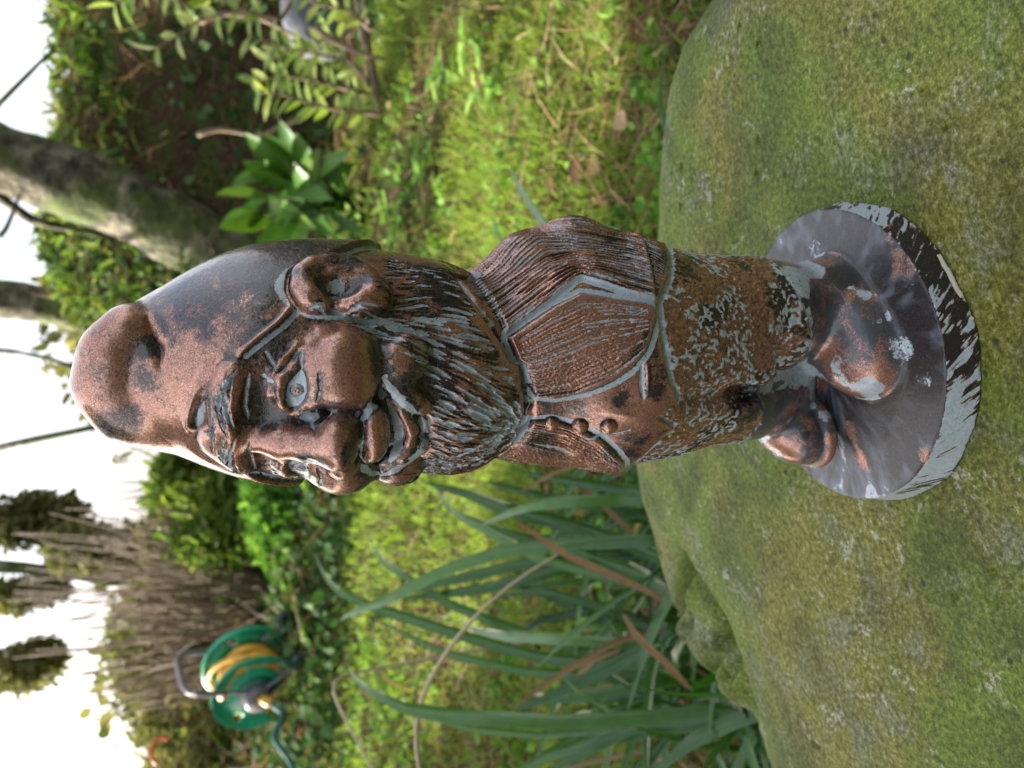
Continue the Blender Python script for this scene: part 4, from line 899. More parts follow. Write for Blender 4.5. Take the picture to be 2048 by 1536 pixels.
class Surf:
    def __init__(s, V, vol, base):
        s.order = np.argsort(V[:, 2], kind='stable'); s.inv = np.empty_like(s.order); s.inv[s.order] = np.arange(len(V))
        s.V = V[s.order]; s.N = vol.grad(s.V); s.vol = vol; s.base = base
        s.zs = s.V[:, 2]; n = len(V)
        s.uv = uv_of(s.V)
        s.disp = np.zeros(n); s.grey = np.zeros(n); s.black = np.zeros(n); s.copper = np.zeros(n); s.cav = np.zeros(n); s.mask = np.ones(n); s.rag = fbm(s.V, .75, 12, 3) - .5
    def near(s, P, r):
        lo, hi = P.min(0) - r, P.max(0) + r
        a, b = np.searchsorted(s.zs, [lo[2], hi[2]])
        v = s.V[a:b]; m = (v[:, 0] > lo[0]) & (v[:, 0] < hi[0]) & (v[:, 1] > lo[1]) & (v[:, 1] < hi[1])
        return a + np.nonzero(m)[0]
    def dist(s, P, r):
        ix = s.near(P, r)
        if not len(ix): return ix, None, None
        v = s.V[ix]; best = np.full(len(ix), 1e9); bt = np.zeros(len(ix)); ns = len(P) - 1
        for k in range(ns):
            a, b = P[k], P[k+1]; ab = b - a; t = np.clip((v - a) @ ab / (ab @ ab + 1e-9), 0, 1)
            d = ((v - a - t[:, None] * ab) ** 2).sum(1); m = d < best
            best[m] = d[m]; bt[m] = (k + t[m]) / ns
        return ix, np.sqrt(best), bt
    def stroke(s, P, w, depth, grey=0., black=0., taper=True, lip=0.0):
        P = P[~np.isnan(P[:, 0])]
        if len(P) < 2: return
        ix, d, t = s.dist(P, w * 3.2)
        if d is None or not len(ix): return
        tp = (np.clip(np.minimum(t, 1 - t) * 4, 0.0, 1) ** .5) if taper else 1.0
        ww = w * (np.maximum(tp, .15)); d = d * (1 + 1.1 * s.rag[ix])
        mk_ = s.mask[ix]; g = (1 - sstep(.35, 1.1, d / ww)) * mk_
        s.disp[ix] -= depth * g * np.clip(tp, 0, 1)
        if lip: s.disp[ix] += mk_ * lip * depth * np.exp(-((d / ww - 1.6) / .5) ** 2) * np.clip(tp, 0, 1)
        if grey: s.grey[ix] = np.maximum(s.grey[ix], mk_ * grey * (1 - sstep(.45, 1.2, d / ww)) * (tp > .05))
        if black: s.black[ix] = np.maximum(s.black[ix], mk_ * black * np.exp(-((d / ww - 1.3) / .7) ** 2))
    def blob(s, kind, px, r, st=1.0, soft=.5):
        """paint a patch round a photo pixel; r in mm"""
        P = pick(s.vol, [px])[0]
        if np.isnan(P[0]): return
        ix = s.near(P[None], r * 3.0); W = s.V[ix]
        d = np.linalg.norm(W - P, axis=1) / r + .9 * (fbm(W, .9 / r + .05, int(px[0]), 3) - .5) + .3 * (vnoise(W, .9, 4) - .5)
        A = getattr(s, kind); A[ix] = np.maximum(A[ix], st * (1 - sstep(.2, 1.3, d)))
    def uvline(s, pts, base=None):
        P = pick(base or s.base, pts); P = P[~np.isnan(P[:, 0])]; return uv_of(P)
def inside_poly(uv, poly):
    x, y = uv[:, 0], uv[:, 1]; c = np.zeros(len(x), bool); n = len(poly)
    for i in range(n):
        (x1, y1), (x2, y2) = poly[i], poly[(i + 1) % n]
        if y1 == y2: continue
        m = ((y1 > y) != (y2 > y)) & (x < (x2 - x1) * (y - y1) / (y2 - y1) + x1); c ^= m
    return c
def poly_sd(uv, poly):
    """signed distance in mm on the unrolled surface, positive inside"""
    A = uv * [42, 1]; Pp = np.asarray(poly) * [42, 1]; best = np.full(len(uv), 1e9)
    for i in range(len(Pp)):
        a, b = Pp[i], Pp[(i + 1) % len(Pp)]; ab = b - a; t = np.clip((A - a) @ ab / (ab @ ab + 1e-9), 0, 1)
        best = np.minimum(best, ((A - a - t[:, None] * ab) ** 2).sum(1))
    return np.sqrt(best) * np.where(inside_poly(uv, poly), 1, -1)
def flip(uv): return uv * [-1, 1]

def build_gnome():
    vol = build_volume(); base = sculpt_head(vol)
    # cut between the lower legs
    p = pick(base, [(1492, 790)])[0]
    vol.tube([p + [0, 2, 3], p + [2, 9, -5]], [4.5, 6.5], 'sub', 3)
    fp_ = pick(base, [(1350, 806), (1400, 800), (1445, 796), (1490, 794)], .6); vol.tube(fp_, [.6, 2.2, 3.2, 4.2], 'sub', 5)
    fp_ = pick(base, [(1490, 794), (1520, 788), (1560, 780)], .6); vol.tube(fp_, [4.0, 3.2, 2.4], 'sub', 3)
    V, Q = surface_nets(vol.a, vol.lo, vol.h)
    me = bpy.data.meshes.new("tmp"); me.from_pydata([], [], []); bpy.data.meshes.remove(me)
    o = mesh_from("tmp", V, Q); md = o.modifiers.new("s", 'SUBSURF'); md.levels = 1; md.quality = 1; md.use_limit_surface = False
    ev = o.evaluated_get(bpy.context.evaluated_depsgraph_get()); em = ev.to_mesh()
    V = np.empty(len(em.vertices) * 3, np.float32); em.vertices.foreach_get("co", V); V = V.reshape(-1, 3).astype(float)
    Q = np.empty(len(em.loops), np.int32); em.loops.foreach_get("vertex_index", Q); Q = Q.reshape(-1, 4)
    ev.to_mesh_clear(); tm = o.data; bpy.data.objects.remove(o); bpy.data.meshes.remove(tm)
    print("gnome verts", len(V), "quads", len(Q), time.time() - T0)
    S = Surf(V, vol, base); Q = S.inv[Q]
    V, uv, z, th = S.V, S.uv, S.uv[:, 1], S.uv[:, 0]; ath = np.abs(th)
    part = np.zeros(len(V), np.int8)      # 0 face 1 hat 2 beard 3 coat 4 waistcoat 5 trousers 6/7 boots 8 plinth 9/10 ears

    # --- brim of the hat
    bu = S.uvline(BRIM); bu = bu[np.argsort(bu[:, 0])]
    gt = np.linspace(0, pi, 60); R_ = np.interp(gt, bu[:, 0], bu[:, 1], right=np.nan); L_ = np.interp(gt, -bu[::-1, 0], bu[::-1, 1], right=np.nan)
    zb = np.where(np.isnan(L_), R_, np.where(np.isnan(R_), L_, .75 * R_ + .25 * L_))
    last = np.nanmax(np.where(np.isnan(zb), -1, gt)); zl = zb[~np.isnan(zb)][-1]
    zb = np.where(np.isnan(zb), np.interp(gt, [last, last + .25, 1.9, 2.4, pi], [zl, zl - 2, 203, 194, 190]), zb)
    kk = np.array([1, 2, 3, 2, 1.]) / 9; zb = np.convolve(np.r_[zb[2], zb[1], zb, zb[-1], zb[-1]], kk, 'valid')
    dzb = z - np.interp(ath, gt, zb) + .8 * (vnoise(V, .25, 3) - .5)
    rad = np.linalg.norm(V[:, :2] - axis_at(V[:, 2]), axis=1)
    # ears stand proud of the skull, the hat line runs behind them
    EP = pick(vol, [(672, 572)])[0]; ears = []
    for g in (EP, far_ear(EP)):
        d = V - g; ears.append(((d[:, 2]) / 15.5) ** 2 + ((d[:, 0]**2 + d[:, 1]**2) / 10.0**2) < 1)
    bsd = S.base.at(V)                    # how far features stand from the plain head
    S.mask = np.where((ears[0] | ears[1]) & (bsd > .7), 0., 1.)
    ear_l = ears[0] & ((bsd > .9) | (S.vol.at(S.V) > 9)); ear_r = ears[1] & (bsd > .9)
    head = (z > 178)
    hat = (dzb > 0) & (z > 180) & ~ear_l & ~ear_r
    earm = np.clip(1 - (bsd / 1.6), 0, 1)
    S.disp += np.where(z > 178, 2.3 * sstep(-.7, .7, dzb) * earm, 0)
    S.disp += np.where(z > 178, .8 * np.exp(-((dzb - 1.3) / 1.1) ** 2) * earm, 0)
    S.grey = np.maximum(S.grey, np.where(z > 178, .95 * np.exp(-((dzb + 1.3) / 1.25) ** 4) * (bsd < .9), 0))
    S.black = np.maximum(S.black, np.where(z > 178, .9 * np.exp(-((dzb - .1) / .6) ** 2) * (bsd < .9), 0))
    part[hat] = 1
    # --- beard over the chest
    du = S.uvline(BEARD, vol); du = du[np.argsort(du[:, 0])]
    R_ = np.interp(gt, du[:, 0], du[:, 1], right=np.nan); L_ = np.interp(gt, -du[::-1, 0], du[::-1, 1], right=np.nan)
    zd = np.where(np.isnan(L_), R_, np.where(np.isnan(R_), L_, .5 * R_ + .5 * L_))
    zd = np.where(np.isnan(zd), 171, zd)
    dzd = z - np.interp(ath, gt, zd) + 1.4 * (vnoise(V, .35, 5) - .5)
    up_ = (z > 128) & (z < 205)
    S.disp += np.where(up_, (1.2 + 3.0 * np.exp(-(ath / .9) ** 2)) * sstep(-1.0, 1.2, dzd) * (1 - sstep(178, 200, z)), 0)
    S.disp -= np.where(up_, 1.2 * np.exp(-((dzd + 1.6) / 1.6) ** 2), 0)
    S.grey = np.maximum(S.grey, np.where(up_, .95 * np.exp(-((dzd + 1.8) / 1.5) ** 4) * (vnoise(V, .3, 8) > .28), 0))
    S.black = np.maximum(S.black, np.where(up_, .85 * np.exp(-((dzd - .6) / 1.3) ** 2), 0))
    below = (dzd <= 0) & (z < 178)
    chin = pick(vol, [(848, 858)])[0][2]
    beard_hi = np.interp(ath, [0, .35, .6, .95, 1.1, 1.5, pi], [chin, chin + 2, 194, 205, 233, 233, 214])
    part[(part == 0) & ~below & (z < beard_hi) & (z > 130) & ~ear_l & ~ear_r] = 2
    part[ear_l] = 9; part[ear_r] = 10

    # --- hair and beard strands
    G = [resample(S.uvline(g, vol), 30) for g in HAIR_GUIDES]
    def strand(i, t0, t1, w, depth, grey, black, n=14, wig=.0):
        k = int(min(i, len(G) - 1.001)); f = i - k
        c = G[k] * (1 - f) + G[k+1] * f
        a, b = int(t0 * 29), max(int(t0 * 29) + 3, int(t1 * 29)); c = resample(c[a:b+1], n)
        c = c + np.c_[np.cumsum(rng.normal(0, wig, n)) * .01, np.zeros(n)]
        P = cast_uv(vol, c); S.stroke(P, w, depth, grey, black, lip=.35)
        if i < 6.5: S.stroke(cast_uv(vol, flip(c)), w, depth, grey, black, lip=.35)
    rows = np.arange(0.0, 12.01, .145)
    for i in rows:
        t = rng.uniform(0, .2)
        while t < .97:
            L = rng.uniform(.10, .26); big = rng.random() < (.5 if i > 1 else .4)
            w = rng.uniform(.45, .8) if big else rng.uniform(.28, .45)
            strand(np.clip(i + rng.normal(0, .03), 0, 12), t, min(1, t + L), w, w * 1.0, 1.0 if big else 0, .8, wig=.12)
            t += L + rng.uniform(.02, .12 if big else .05)
    # brow hair
    for _ in range(60):
        a = rng.uniform(0, 1); x0 = rng.uniform(-14, 12)
        l = [(500 + x0 * 1.0 - 28, 690 + x0), (452 + x0, 760), (446 + x0, 820), (470 + x0 * .8, 872)]
        uvl = resample(S.uvline(l, vol), 24); s0 = rng.integers(0, 14); n_ = rng.integers(7, 11)
        c = uvl[s0:s0 + n_]; c = c[c[:, 1] < np.interp(np.abs(c[:, 0]), gt, zb) - 1.6]; g = rng.random() < .35
        if len(c) < 3: continue
        for q in (c, flip(c)): S.stroke(cast_uv(vol, q), rng.uniform(.28, .5) * (1.3 if g else 1), rng.uniform(.3, .6), 1.0 * g, .8, lip=.3)
    for l, w, dp, gr in (
        ([(500, 742), (493, 785), (490, 815), (497, 838)], .8, 1.0, .95), ([(528, 700), (540, 720), (553, 742)], .6, .8, .9),
        ([(604, 700), (600, 722), (606, 738)], .8, .7, 1.0), ([(636, 742), (640, 780), (632, 806)], .6, .5, .6), ([(550, 770), (550, 790), (556, 808)], .35, .5, 0),
        ([(522, 748), (535, 760), (548, 765)], .8, .3, .9), ([(415, 800), (420, 850), (435, 880)], .4, .5, .3),
        ([(440, 770), (428, 800), (440, 850), (458, 880)], .4, .5, .6), ([(405, 830), (425, 865), (430, 890)], .5, .5, .4), ([(455, 740), (440, 790), (462, 850), (490, 878)], .35, .5, .5),
        ([(612, 822), (606, 834), (625, 842)], 1.3, .3, 1.0), ([(560, 700), (548, 728), (540, 752)], .35, .5, .3), ([(575, 690), (560, 718)], .3, .4, .5)):
        c = resample(S.uvline(l, vol), 12)
        for q in (c, flip(c)): S.stroke(cast_uv(vol, q), w, dp, gr, .6)
    # eye detail: grey eyeball, iris ring and pupil
    alm = S.uvline([(602, 738), (589, 752), (577, 769), (573, 788), (576, 805), (583, 815), (596, 812), (608, 799), (614, 781), (612, 760), (608, 746)], vol)
    ez = np.nonzero((z > 205) & (z < 245))[0]
    for q in (alm, flip(alm)):
        sdv = poly_sd(uv[ez], q); S.grey[ez] = np.maximum(S.grey[ez], sstep(-.3, .3, sdv)); S.black[ez] = np.maximum(S.black[ez] * (1 - sstep(-.2, .4, sdv)), .9 * np.exp(-((sdv + .35) / .4) ** 2))
        S.disp[ez] -= .35 * sstep(-.2, .5, sdv)
    for ex in (0, 1):
        c0 = pick(vol, [(593, 781)])[0]
        rt, up, n = frame(vol, c0); a = np.linspace(0, 2 * pi, 25)
        ring = c0 + np.cos(a)[:, None] * rt * 1.9 + np.sin(a)[:, None] * up * 1.9
        dot = c0 + np.cos(a)[:, None] * rt * .7 + np.sin(a)[:, None] * up * .7
        if ex: ring = np.array([mirrorP(p) for p in ring]); dot = np.array([mirrorP(p) for p in dot]); c0 = mirrorP(c0)
        ix = S.near(c0[None], 4.5); d = np.linalg.norm(S.V[ix] - c0, axis=1)
        S.black[ix] *= sstep(2, 3.4, d)
        S.stroke(ring, .38, .4, 0, 0, False); S.stroke(dot, .5, -.5, 0, 0, False)
        for ring_, w in ((ring, .26), (dot, .4)):
            ix, d, t = S.dist(ring_, 1.2); S.grey[ix] *= sstep(w * .4, w * 1.2, d); S.black[ix] = np.maximum(S.black[ix], (.9 if w < .3 else .2) * (1 - sstep(w * .6, w * 1.5, d)))
    # grooves painted grey on the face
    for l, w, st, both in (([(604, 826), (626, 834), (660, 828), (712, 830), (745, 812), (766, 786), (771, 752)], 1.5, 1, 1),
                     ([(766, 755), (788, 786), (820, 816), (846, 842), (850, 880), (832, 912), (800, 936), (764, 950)], 1.5, 1, 0),
                     ([(742, 812), (730, 832), (722, 840)], 1.3, .95, 0), ([(722, 930), (740, 946), (760, 950)], 1.2, .9, 0),
                     ([(776, 800), (793, 832), (800, 862), (795, 893), (780, 922)], 1.7, 1.1, 0), ([(718, 895), (722, 880), (722, 915)], .8, .7, 0),
                     ([(770, 652), (800, 660), (835, 668), (850, 668)], 1.4, .95, 1), ([(578, 795), (580, 812)], 1.2, .8, 1)):
        P = pick(vol, l); P = P[~np.isnan(P[:, 0])]
        for P_ in ((P, np.array([mirrorP(p) for p in P])) if both else (P,)):
            ix, d, t = S.dist(P_, w * 2.2)
            if d is not None and len(ix):
                d = d * (1 + 1.3 * S.rag[ix]) / np.clip(np.minimum(t, 1 - t) * 6 + .35, 0, 1)
                S.grey[ix] = np.maximum(S.grey[ix], st * (1 - sstep(.6, 1.2, d / w))); S.black[ix] = np.maximum(S.black[ix], .8 * np.exp(-((d / w - 1.35) / .4) ** 2))
    # ear: grey halo and hollow
    for g in (EP, far_ear(EP)):
        d = V - g; q = np.sqrt(((d[:, 2] - .5) / 14.5) ** 2 + ((d[:, 0]**2 + d[:, 1]**2) / 9.4**2)); m = (np.abs(d[:, 2]) < 22) & (bsd < .8) & (z > 178)
        S.grey = np.maximum(S.grey, np.where(m, .9 * np.exp(-((q - 1.12) / .16) ** 2) * (d[:, 2] > -11), 0))

    # --- coat: sleeves, front panels, waistcoat
    outer = resample(S.uvline([(912, 551), (960, 513), (1010, 488), (1060, 468), (1105, 462), (1150, 463), (1200, 472), (1250, 484), (1290, 500), (1328, 524)], vol), 60)
    inner = resample(S.uvline([(1012, 666), (1060, 632), (1110, 596), (1150, 562), (1165, 556), (1200, 566), (1250, 586), (1308, 606)], vol), 60)
    for k in np.arange(-.85, .98, .055):
        c = (inner * (1 - (1 - k)) + outer * (1 - k)) if k >= 0 else (outer + (outer - inner) * (-k) * .9)
        c = c + np.c_[rng.normal(0, .004, 1) * np.ones(60), rng.normal(0, .1, 60)]
        j = 0
        while j < 56:
            m = rng.integers(9, 26); seg = c[j:j + m + 1]; j += m + rng.integers(0, 2)
            if len(seg) < 3: break
            gr = 1.0 if rng.random() < (.9 if k < .45 else .5) else 0
            for q in (seg, flip(seg)):
                S.stroke(cast_uv(vol, q), rng.uniform(.38, .46), .65, gr, .35, lip=.3)
    arm_poly = np.r_[inner, outer[::-1] * [1, 1] + [1.15, 0]]
    arm_poly = np.r_[inner, [[outer[-1, 0] + 1.0, outer[-1, 1] - 2], [outer[0, 0] + 1.0, outer[0, 1] + 3]]]
    pan = S.uvline([(1014, 676), (1060, 645), (1110, 612), (1160, 588), (1220, 598), (1290, 612), (1308, 622), (1306, 648), (1290, 700), (1262, 735), (1225, 762), (1170, 784), (1110, 796), (1072, 792), (1050, 765), (1036, 725)], vol)
    arm_sd = np.full(len(V), -99.); pan_sd = arm_sd.copy()
    zone = np.nonzero((z > 78) & (z < 176))[0]
    for g in (lambda q: q, flip):
        arm_sd[zone] = np.maximum(arm_sd[zone], poly_sd(g(uv[zone]), arm_poly)); pan_sd[zone] = np.maximum(pan_sd[zone], poly_sd(g(uv[zone]), pan))
    bel = below.astype(float) * sstep(-0.5, -2.5, dzd) if False else sstep(0.5, -2.0, dzd)
    S.disp += bel * np.where(z < 178, 1.7 * sstep(-.6, 1.2, arm_sd) + 1.9 * sstep(-.6, 1.2, pan_sd) * (arm_sd < 1), 0)
    gap = np.full(len(V), 9.); gm_ = np.nonzero((z > 84) & (z < 172))[0]
    for q in (inner, flip(inner)):
        A_ = uv[gm_] * [42, 1]; q_ = q * [42, 1]; bb = np.full(len(A_), 1e9)
        for a_, b_ in zip(q_[:-1], q_[1:]):
            ab = b_ - a_; t_ = np.clip((A_ - a_) @ ab / (ab @ ab + 1e-9), 0, 1); bb = np.minimum(bb, ((A_ - a_ - t_[:, None] * ab) ** 2).sum(1))
        gap[gm_] = np.minimum(gap[gm_], np.sqrt(bb))
    gap = np.where(arm_sd < .6, gap * .8, 9)
    S.grey = np.maximum(S.grey, bel * np.where((z < 176) & (z > 80), .98 * np.exp(-(gap / 1.5) ** 4) , 0) * (ath < 1.7))
    S.grey = np.maximum(S.grey, bel * .9 * np.exp(-((pan_sd + 1.2) / 1.1) ** 4) * (ath < 1.7))
    S.black = np.maximum(S.black, bel * .8 * np.exp(-((arm_sd - .2) / .7) ** 2) * (ath < 1.7)); S.black = np.maximum(S.black, bel * .7 * np.exp(-((pan_sd + .1) / .5) ** 2))
    S.copper = np.maximum(S.copper, bel * .9 * sstep(1.5, 4, pan_sd) * (ath > -1))
    ptop = resample(S.uvline([(1022, 682), (1100, 632), (1160, 604), (1225, 608), (1300, 626)], vol), 40)
    pbot = resample(S.uvline([(1052, 778), (1080, 792), (1150, 784), (1225, 752), (1290, 694)], vol), 40)
    for k in np.arange(.04, .97, .046):
        c = ptop * (1 - k) + pbot * k; c = c[1:-1] + np.c_[np.zeros(38), rng.normal(0, .08, 38)]; j = 0
        while j < 36:
            m = rng.integers(12, 30); seg = c[j:j + m + 1]; j += m + rng.integers(0, 2)
            if len(seg) < 3: break
            gr = 1.0 if rng.random() < (.8 if k < .4 else .4) else 0
            for q in (seg, flip(seg)): S.stroke(cast_uv(vol, q), rng.uniform(.27, .36), .5, gr, .45, lip=.3)
    # waistcoat hem
    hem = S.uvline([(1310, 606), (1318, 660), (1324, 710), (1338, 765), (1352, 800), (1310, 832), (1266, 856)], vol)
    hemb = S.uvline([(1336, 520), (1334, 560), (1312, 604)], vol)
    hp = np.r_[hem[::-1], hemb[::-1]]; o_ = np.argsort(hp[:, 0]); hp = hp[o_]
    zh = np.interp(ath, np.r_[hp[:, 0], 2.2, pi], np.r_[hp[:, 1], 88, 88]) + .8 * (vnoise(V, .3, 11) - .5)
    dh = z - zh; hm = (z > 55) & (z < 160)
    S.disp += np.where(hm, 1.5 * sstep(-.8, .8, dh) * (1 - sstep(3, 20, dh)), 0)
    S.disp -= np.where(hm, .6 * np.exp(-((dh + 1.4) / 1.2) ** 2), 0)
    S.grey = np.maximum(S.grey, np.where(hm, .98 * np.exp(-((dh + 1.6) / 1.5) ** 4), 0))
    lower = (dh <= 0) & (z < 130)
    part[(part == 0) & below & ~lower] = 4
    part[(z < 178) & below & (part == 4) & ((arm_sd > -1) | (pan_sd > -.8) | (ath > 1.6))] = 3
    # open edge of the far coat front, pocket slits, button line
    for l, w, dp, gr, bl in (([(1012, 905), (1060, 893), (1110, 897), (1160, 915), (1208, 936)], 1.2, -1.2, 0, .9),
                         ([(1060, 880), (1110, 888), (1150, 902)], 1.4, .6, .9, .3),
                         ([(1282, 725), (1283, 750), (1284, 776), (1286, 798)], 1.1, 1.1, 1, .3), ([(1290, 722), (1292, 760), (1293, 792)], .6, -.7, 0, 0),
                         ([(1208, 938), (1225, 925), (1246, 906)], 1.0, 1.0, 1, .3),
                         ([(1120, 868), (1190, 872), (1240, 866), (1262, 858)], .6, .5, .8, .2)):
        S.stroke(resample(pick(vol, l), 14), w, dp, gr, bl)
    # --- trousers / boots / plinth split
    low = lower
    seamL = pick(vol, [(1540, 523), (1575, 560), (1600, 600), (1618, 650), (1620, 690), (1606, 735), (1570, 772), (1545, 784)])
    seamR = pick(vol, [(1512, 800), (1518, 850), (1512, 892), (1500, 906)])
    for s_ in (seamL, seamR):
        S.stroke(s_, 1.1, .8, .95, .7, False)
    def zseam(sm, off):
        P = sm[~np.isnan(sm[:, 0])]
        a = np.arctan2(P[:, 1] - off[1], P[:, 0] - off[0]); o = np.argsort(a); return a[o], P[o, 2]
    cl, cr = np.array([15., 4.]), np.array([-15., 8.])
    aL, zL = zseam(seamL, cl); aR, zR = zseam(seamR, cr)
    isL = (V[:, 0] - cl[0]) ** 2 + (V[:, 1] - cl[1]) ** 2 < (V[:, 0] - cr[0]) ** 2 + (V[:, 1] - cr[1]) ** 2
    zs_ = np.where(isL, np.interp(np.arctan2(V[:, 1] - cl[1], V[:, 0] - cl[0]), aL, zL, period=2*pi), np.interp(np.arctan2(V[:, 1] - cr[1], V[:, 0] - cr[0]), aR, zR, period=2*pi))
    boot_top = z < zs_
    S.disp += np.where(low, 1.1 * sstep(-.5, 1.0, z - zs_) * (1 - sstep(8, 22, z - zs_)), 0)
    rr_ = np.sqrt(V[:, 0]**2 + V[:, 1]**2)
    zt_ = z - TILT * V[:, 0]; topz = 12.4 + 5.5 * (1 - sstep(18, 58.5, np.sqrt((V[:, 0] - 2)**2 + (V[:, 1] - 2)**2)))
    plinth = (zt_ < topz + .8) & (z < 45) | (rr_ > 56) & (z < 34)
    trou = low & ~boot_top
    part[low] = 5; part[low & boot_top & isL] = 6; part[low & boot_top & ~isL] = 7; part[plinth & low] = 8
    part[(zt_ < 14)] = 8
    # knitted, pebbly trouser cloth
    tz_ = trou & (part == 5)
    nb = vnoise(V * [1, 1, .8], .85, 21); nb2 = vnoise(V, 1.35, 22)
    peb = sstep(.36, .68, nb * .65 + nb2 * .35)
    S.disp += np.where(tz_, .62 * (peb - .5), 0)
    # --- sole grooves of the boots
    bo = (part == 6) | (part == 7)
    # --- cavity from the displacement and large forms
    S.cav = S.disp.copy()
    # crackle and dings of the paint coat
    S.disp += .10 * (fbm(V, .4, 31, 3) - .5) + .04 * (fbm(V, 1.5, 33, 2) - .5)
    Vd = V + S.N * S.disp[:, None]

    # smooth laplacian curvature (convex > 0)
    e = np.concatenate([Q[:, [0, 1]], Q[:, [1, 2]], Q[:, [2, 3]], Q[:, [3, 0]]])
    deg = np.bincount(e[:, 0], minlength=len(V)) + np.bincount(e[:, 1], minlength=len(V))
    def lap(W):
        return np.stack([(np.bincount(e[:, 0], W[e[:, 1], i], len(V)) + np.bincount(e[:, 1], W[e[:, 0], i], len(V))) / deg for i in range(3)], 1)
    W = Vd
    for _ in range(6): W = lap(W)
    c1 = ((Vd - W) * S.N).sum(1)
    for _ in range(24): W = lap(W)
    c2 = ((Vd - W) * S.N).sum(1)
    print("curvature", np.percentile(c1, [5, 50, 95]), np.percentile(c2, [5, 50, 95]), time.time() - T0)

    # ---------------- paint: grey primer in the recesses, black over it, copper rubbed on the high spots
    n1 = fbm(V, .06, 41, 4); n2 = fbm(V, .22, 43, 3); n3 = fbm(V, .9, 45, 2)
    hat_m, face_m, beard_m = part == 1, (part == 0), part == 2
    black = S.black.copy(); grey = S.grey.copy()
    black += .9 * sstep(.0, -.20, c1) + .5 * sstep(.25, -.7, c2) + .43
    black += 1.1 * (n1 * .6 + n2 * .4 - .5) * 2
    black -= .45 * sstep(.1, .9, c2) + .35 * sstep(.02, .15, c1)
    black = np.where(hat_m, black + .55 * sstep(.35, 1.4, th) * sstep(284, 262, z) - .15, black)
    # pebbly cloth: raised dots keep grey in patches
    gp = sstep(.40, .54, fbm(V, .075, 51, 2)); 
    grey = np.maximum(grey, np.where(tz_, gp * sstep(.5, .8, peb) * .95, 0))
    grey = np.maximum(grey, np.where(tz_, .8 * (1 - sstep(-1.5, -7, dh)) * sstep(.4, .7, peb), 0))
    black = np.where(tz_, .42 * sstep(.6, .25, peb) + .5 * sstep(.52, .66, n1) + .25 * (n2 - .4), black)
    # plinth: black brushed thinly over grey
    pm = part == 8
    ang = np.arctan2(V[:, 1], V[:, 0])
    side = pm & (zt_ < 12.6) & (rr_ > 57)
    st = fbm(np.c_[ang * 60 + zt_ * .9, zt_ * .30, rr_ * .1], .75, 61, 3) * .62 + .38 * fbm(V, .07, 67, 2)
    st2 = fbm(np.c_[ang * 30, z * .2, rr_ * 1.6], .22, 63, 4)
    grey = np.where(side, sstep(.40, .57, st + .07 * np.sin(ang * 2 + 1.0)), grey)
    black = np.where(side, 1.0 * (1 - grey), black)
    topm = pm & ~side
    br = fbm(np.c_[ang * 26, rr_ * .25, zt_ * 0], .55, 65, 4)          # brush marks round the disc
    cloud = fbm(V, .045, 73, 3)
    grey = np.where(topm, .7 * sstep(.60, .70, cloud * .6 + br * .4), grey)
    black = np.where(topm, 1.1 - .6 * sstep(.62, .72, fbm(V, .06, 79, 2) * .7 + br * .3), black)
    wash = np.where(topm, np.clip(.12 + 1.5 * (cloud - .5) + 1.6 * (br - .5), 0, 1), 0) + np.where(hat_m, .10 * sstep(.7, 1.7, th) * (z > 200), 0)
    wash = np.where((part == 6) | (part == 7), .25, wash); black = np.where((part == 6) | (part == 7), black + .12, black)
    # boots
    grey = np.where(bo, np.maximum(grey, .75 * sstep(.52, .62, fbm(V, .08, 75, 3))), grey)
    for kind, lst in PAINT.items():
        for (tx, ty, r, s_) in lst: S.blob(kind, (tx, ty), r, s_)
    grey = np.maximum(grey, S.grey * (S.grey > 1.0)); 
    G_, B_, C_ = S.grey, S.black, S.copper
    for nm in ('pgrey', 'pblack', 'pcopper'):
        pass
    cop = np.clip(S.copper, 0, 1)
    grey = np.maximum(grey, Sx(S, 'xgrey')); black = np.maximum(black * (1 - .85 * cop), Sx(S, 'xblack')); grey = np.where(cop > 0, grey * (1 - .6 * cop * (grey < .9)), grey)
    grey = grey * (.66 + .62 * fbm(V, .45, 95, 3)) * (1 - .35 * (vnoise(V, 2.0, 97) > .78)); grey = np.clip(grey, 0, 1.2); black = np.clip(black, 0, 1.2)
    black = black * (1 - .75 * sstep(.5, .9, grey))
    chip = np.zeros(len(V)); ca = np.arctan2(atz(1925, 530, 0.004)[1], atz(1925, 530, 0.004)[0])
    dA = np.abs((ang - ca + pi) % (2 * pi) - pi) * 60
    chip = np.where(side | (zt_ < 3), sstep(1.6, .6, zt_ / (1.6 + 1.5 * vnoise(V, .25, 81)) ) * (dA < 9) + (dA < 25) * sstep(.60, .7, n3) * sstep(2.0, .8, zt_), 0)
    wash = wash * (1 - .9 * np.clip(S.xblack, 0, 1))
    paint = np.stack([grey, black, chip, np.clip(wash, 0, 1)], 1)

    # ---------------- split into parts
    root = empty("garden_gnome")
    tag(root, "copper and grey painted garden gnome statue with long beard, standing on the mossy boulder", "gnome")
    fp = part[Q]; fpart = np.where((fp[:, 0] == fp[:, 1]) | (fp[:, 0] == fp[:, 2]), fp[:, 0], fp[:, 1])
    me = bpy.data.meshes.new("n"); tmp = mesh_from("n", Vd, Q); me = tmp.data
    nr = np.empty(len(V) * 3, np.float32); me.vertex_normals.foreach_get("vector", nr); nr = nr.reshape(-1, 3)
    bpy.data.objects.remove(tmp); bpy.data.meshes.remove(me)
    mat = gnome_material()
    names = {0: "face", 1: "pointed_hat", 2: "beard", 3: "coat", 4: "waistcoat", 5: "trousers", 6: "boot", 7: "boot", 8: "round_plinth", 9: "ear", 10: "ear"}
    labels = {8: "grey and black round plinth with a chipped white edge"}
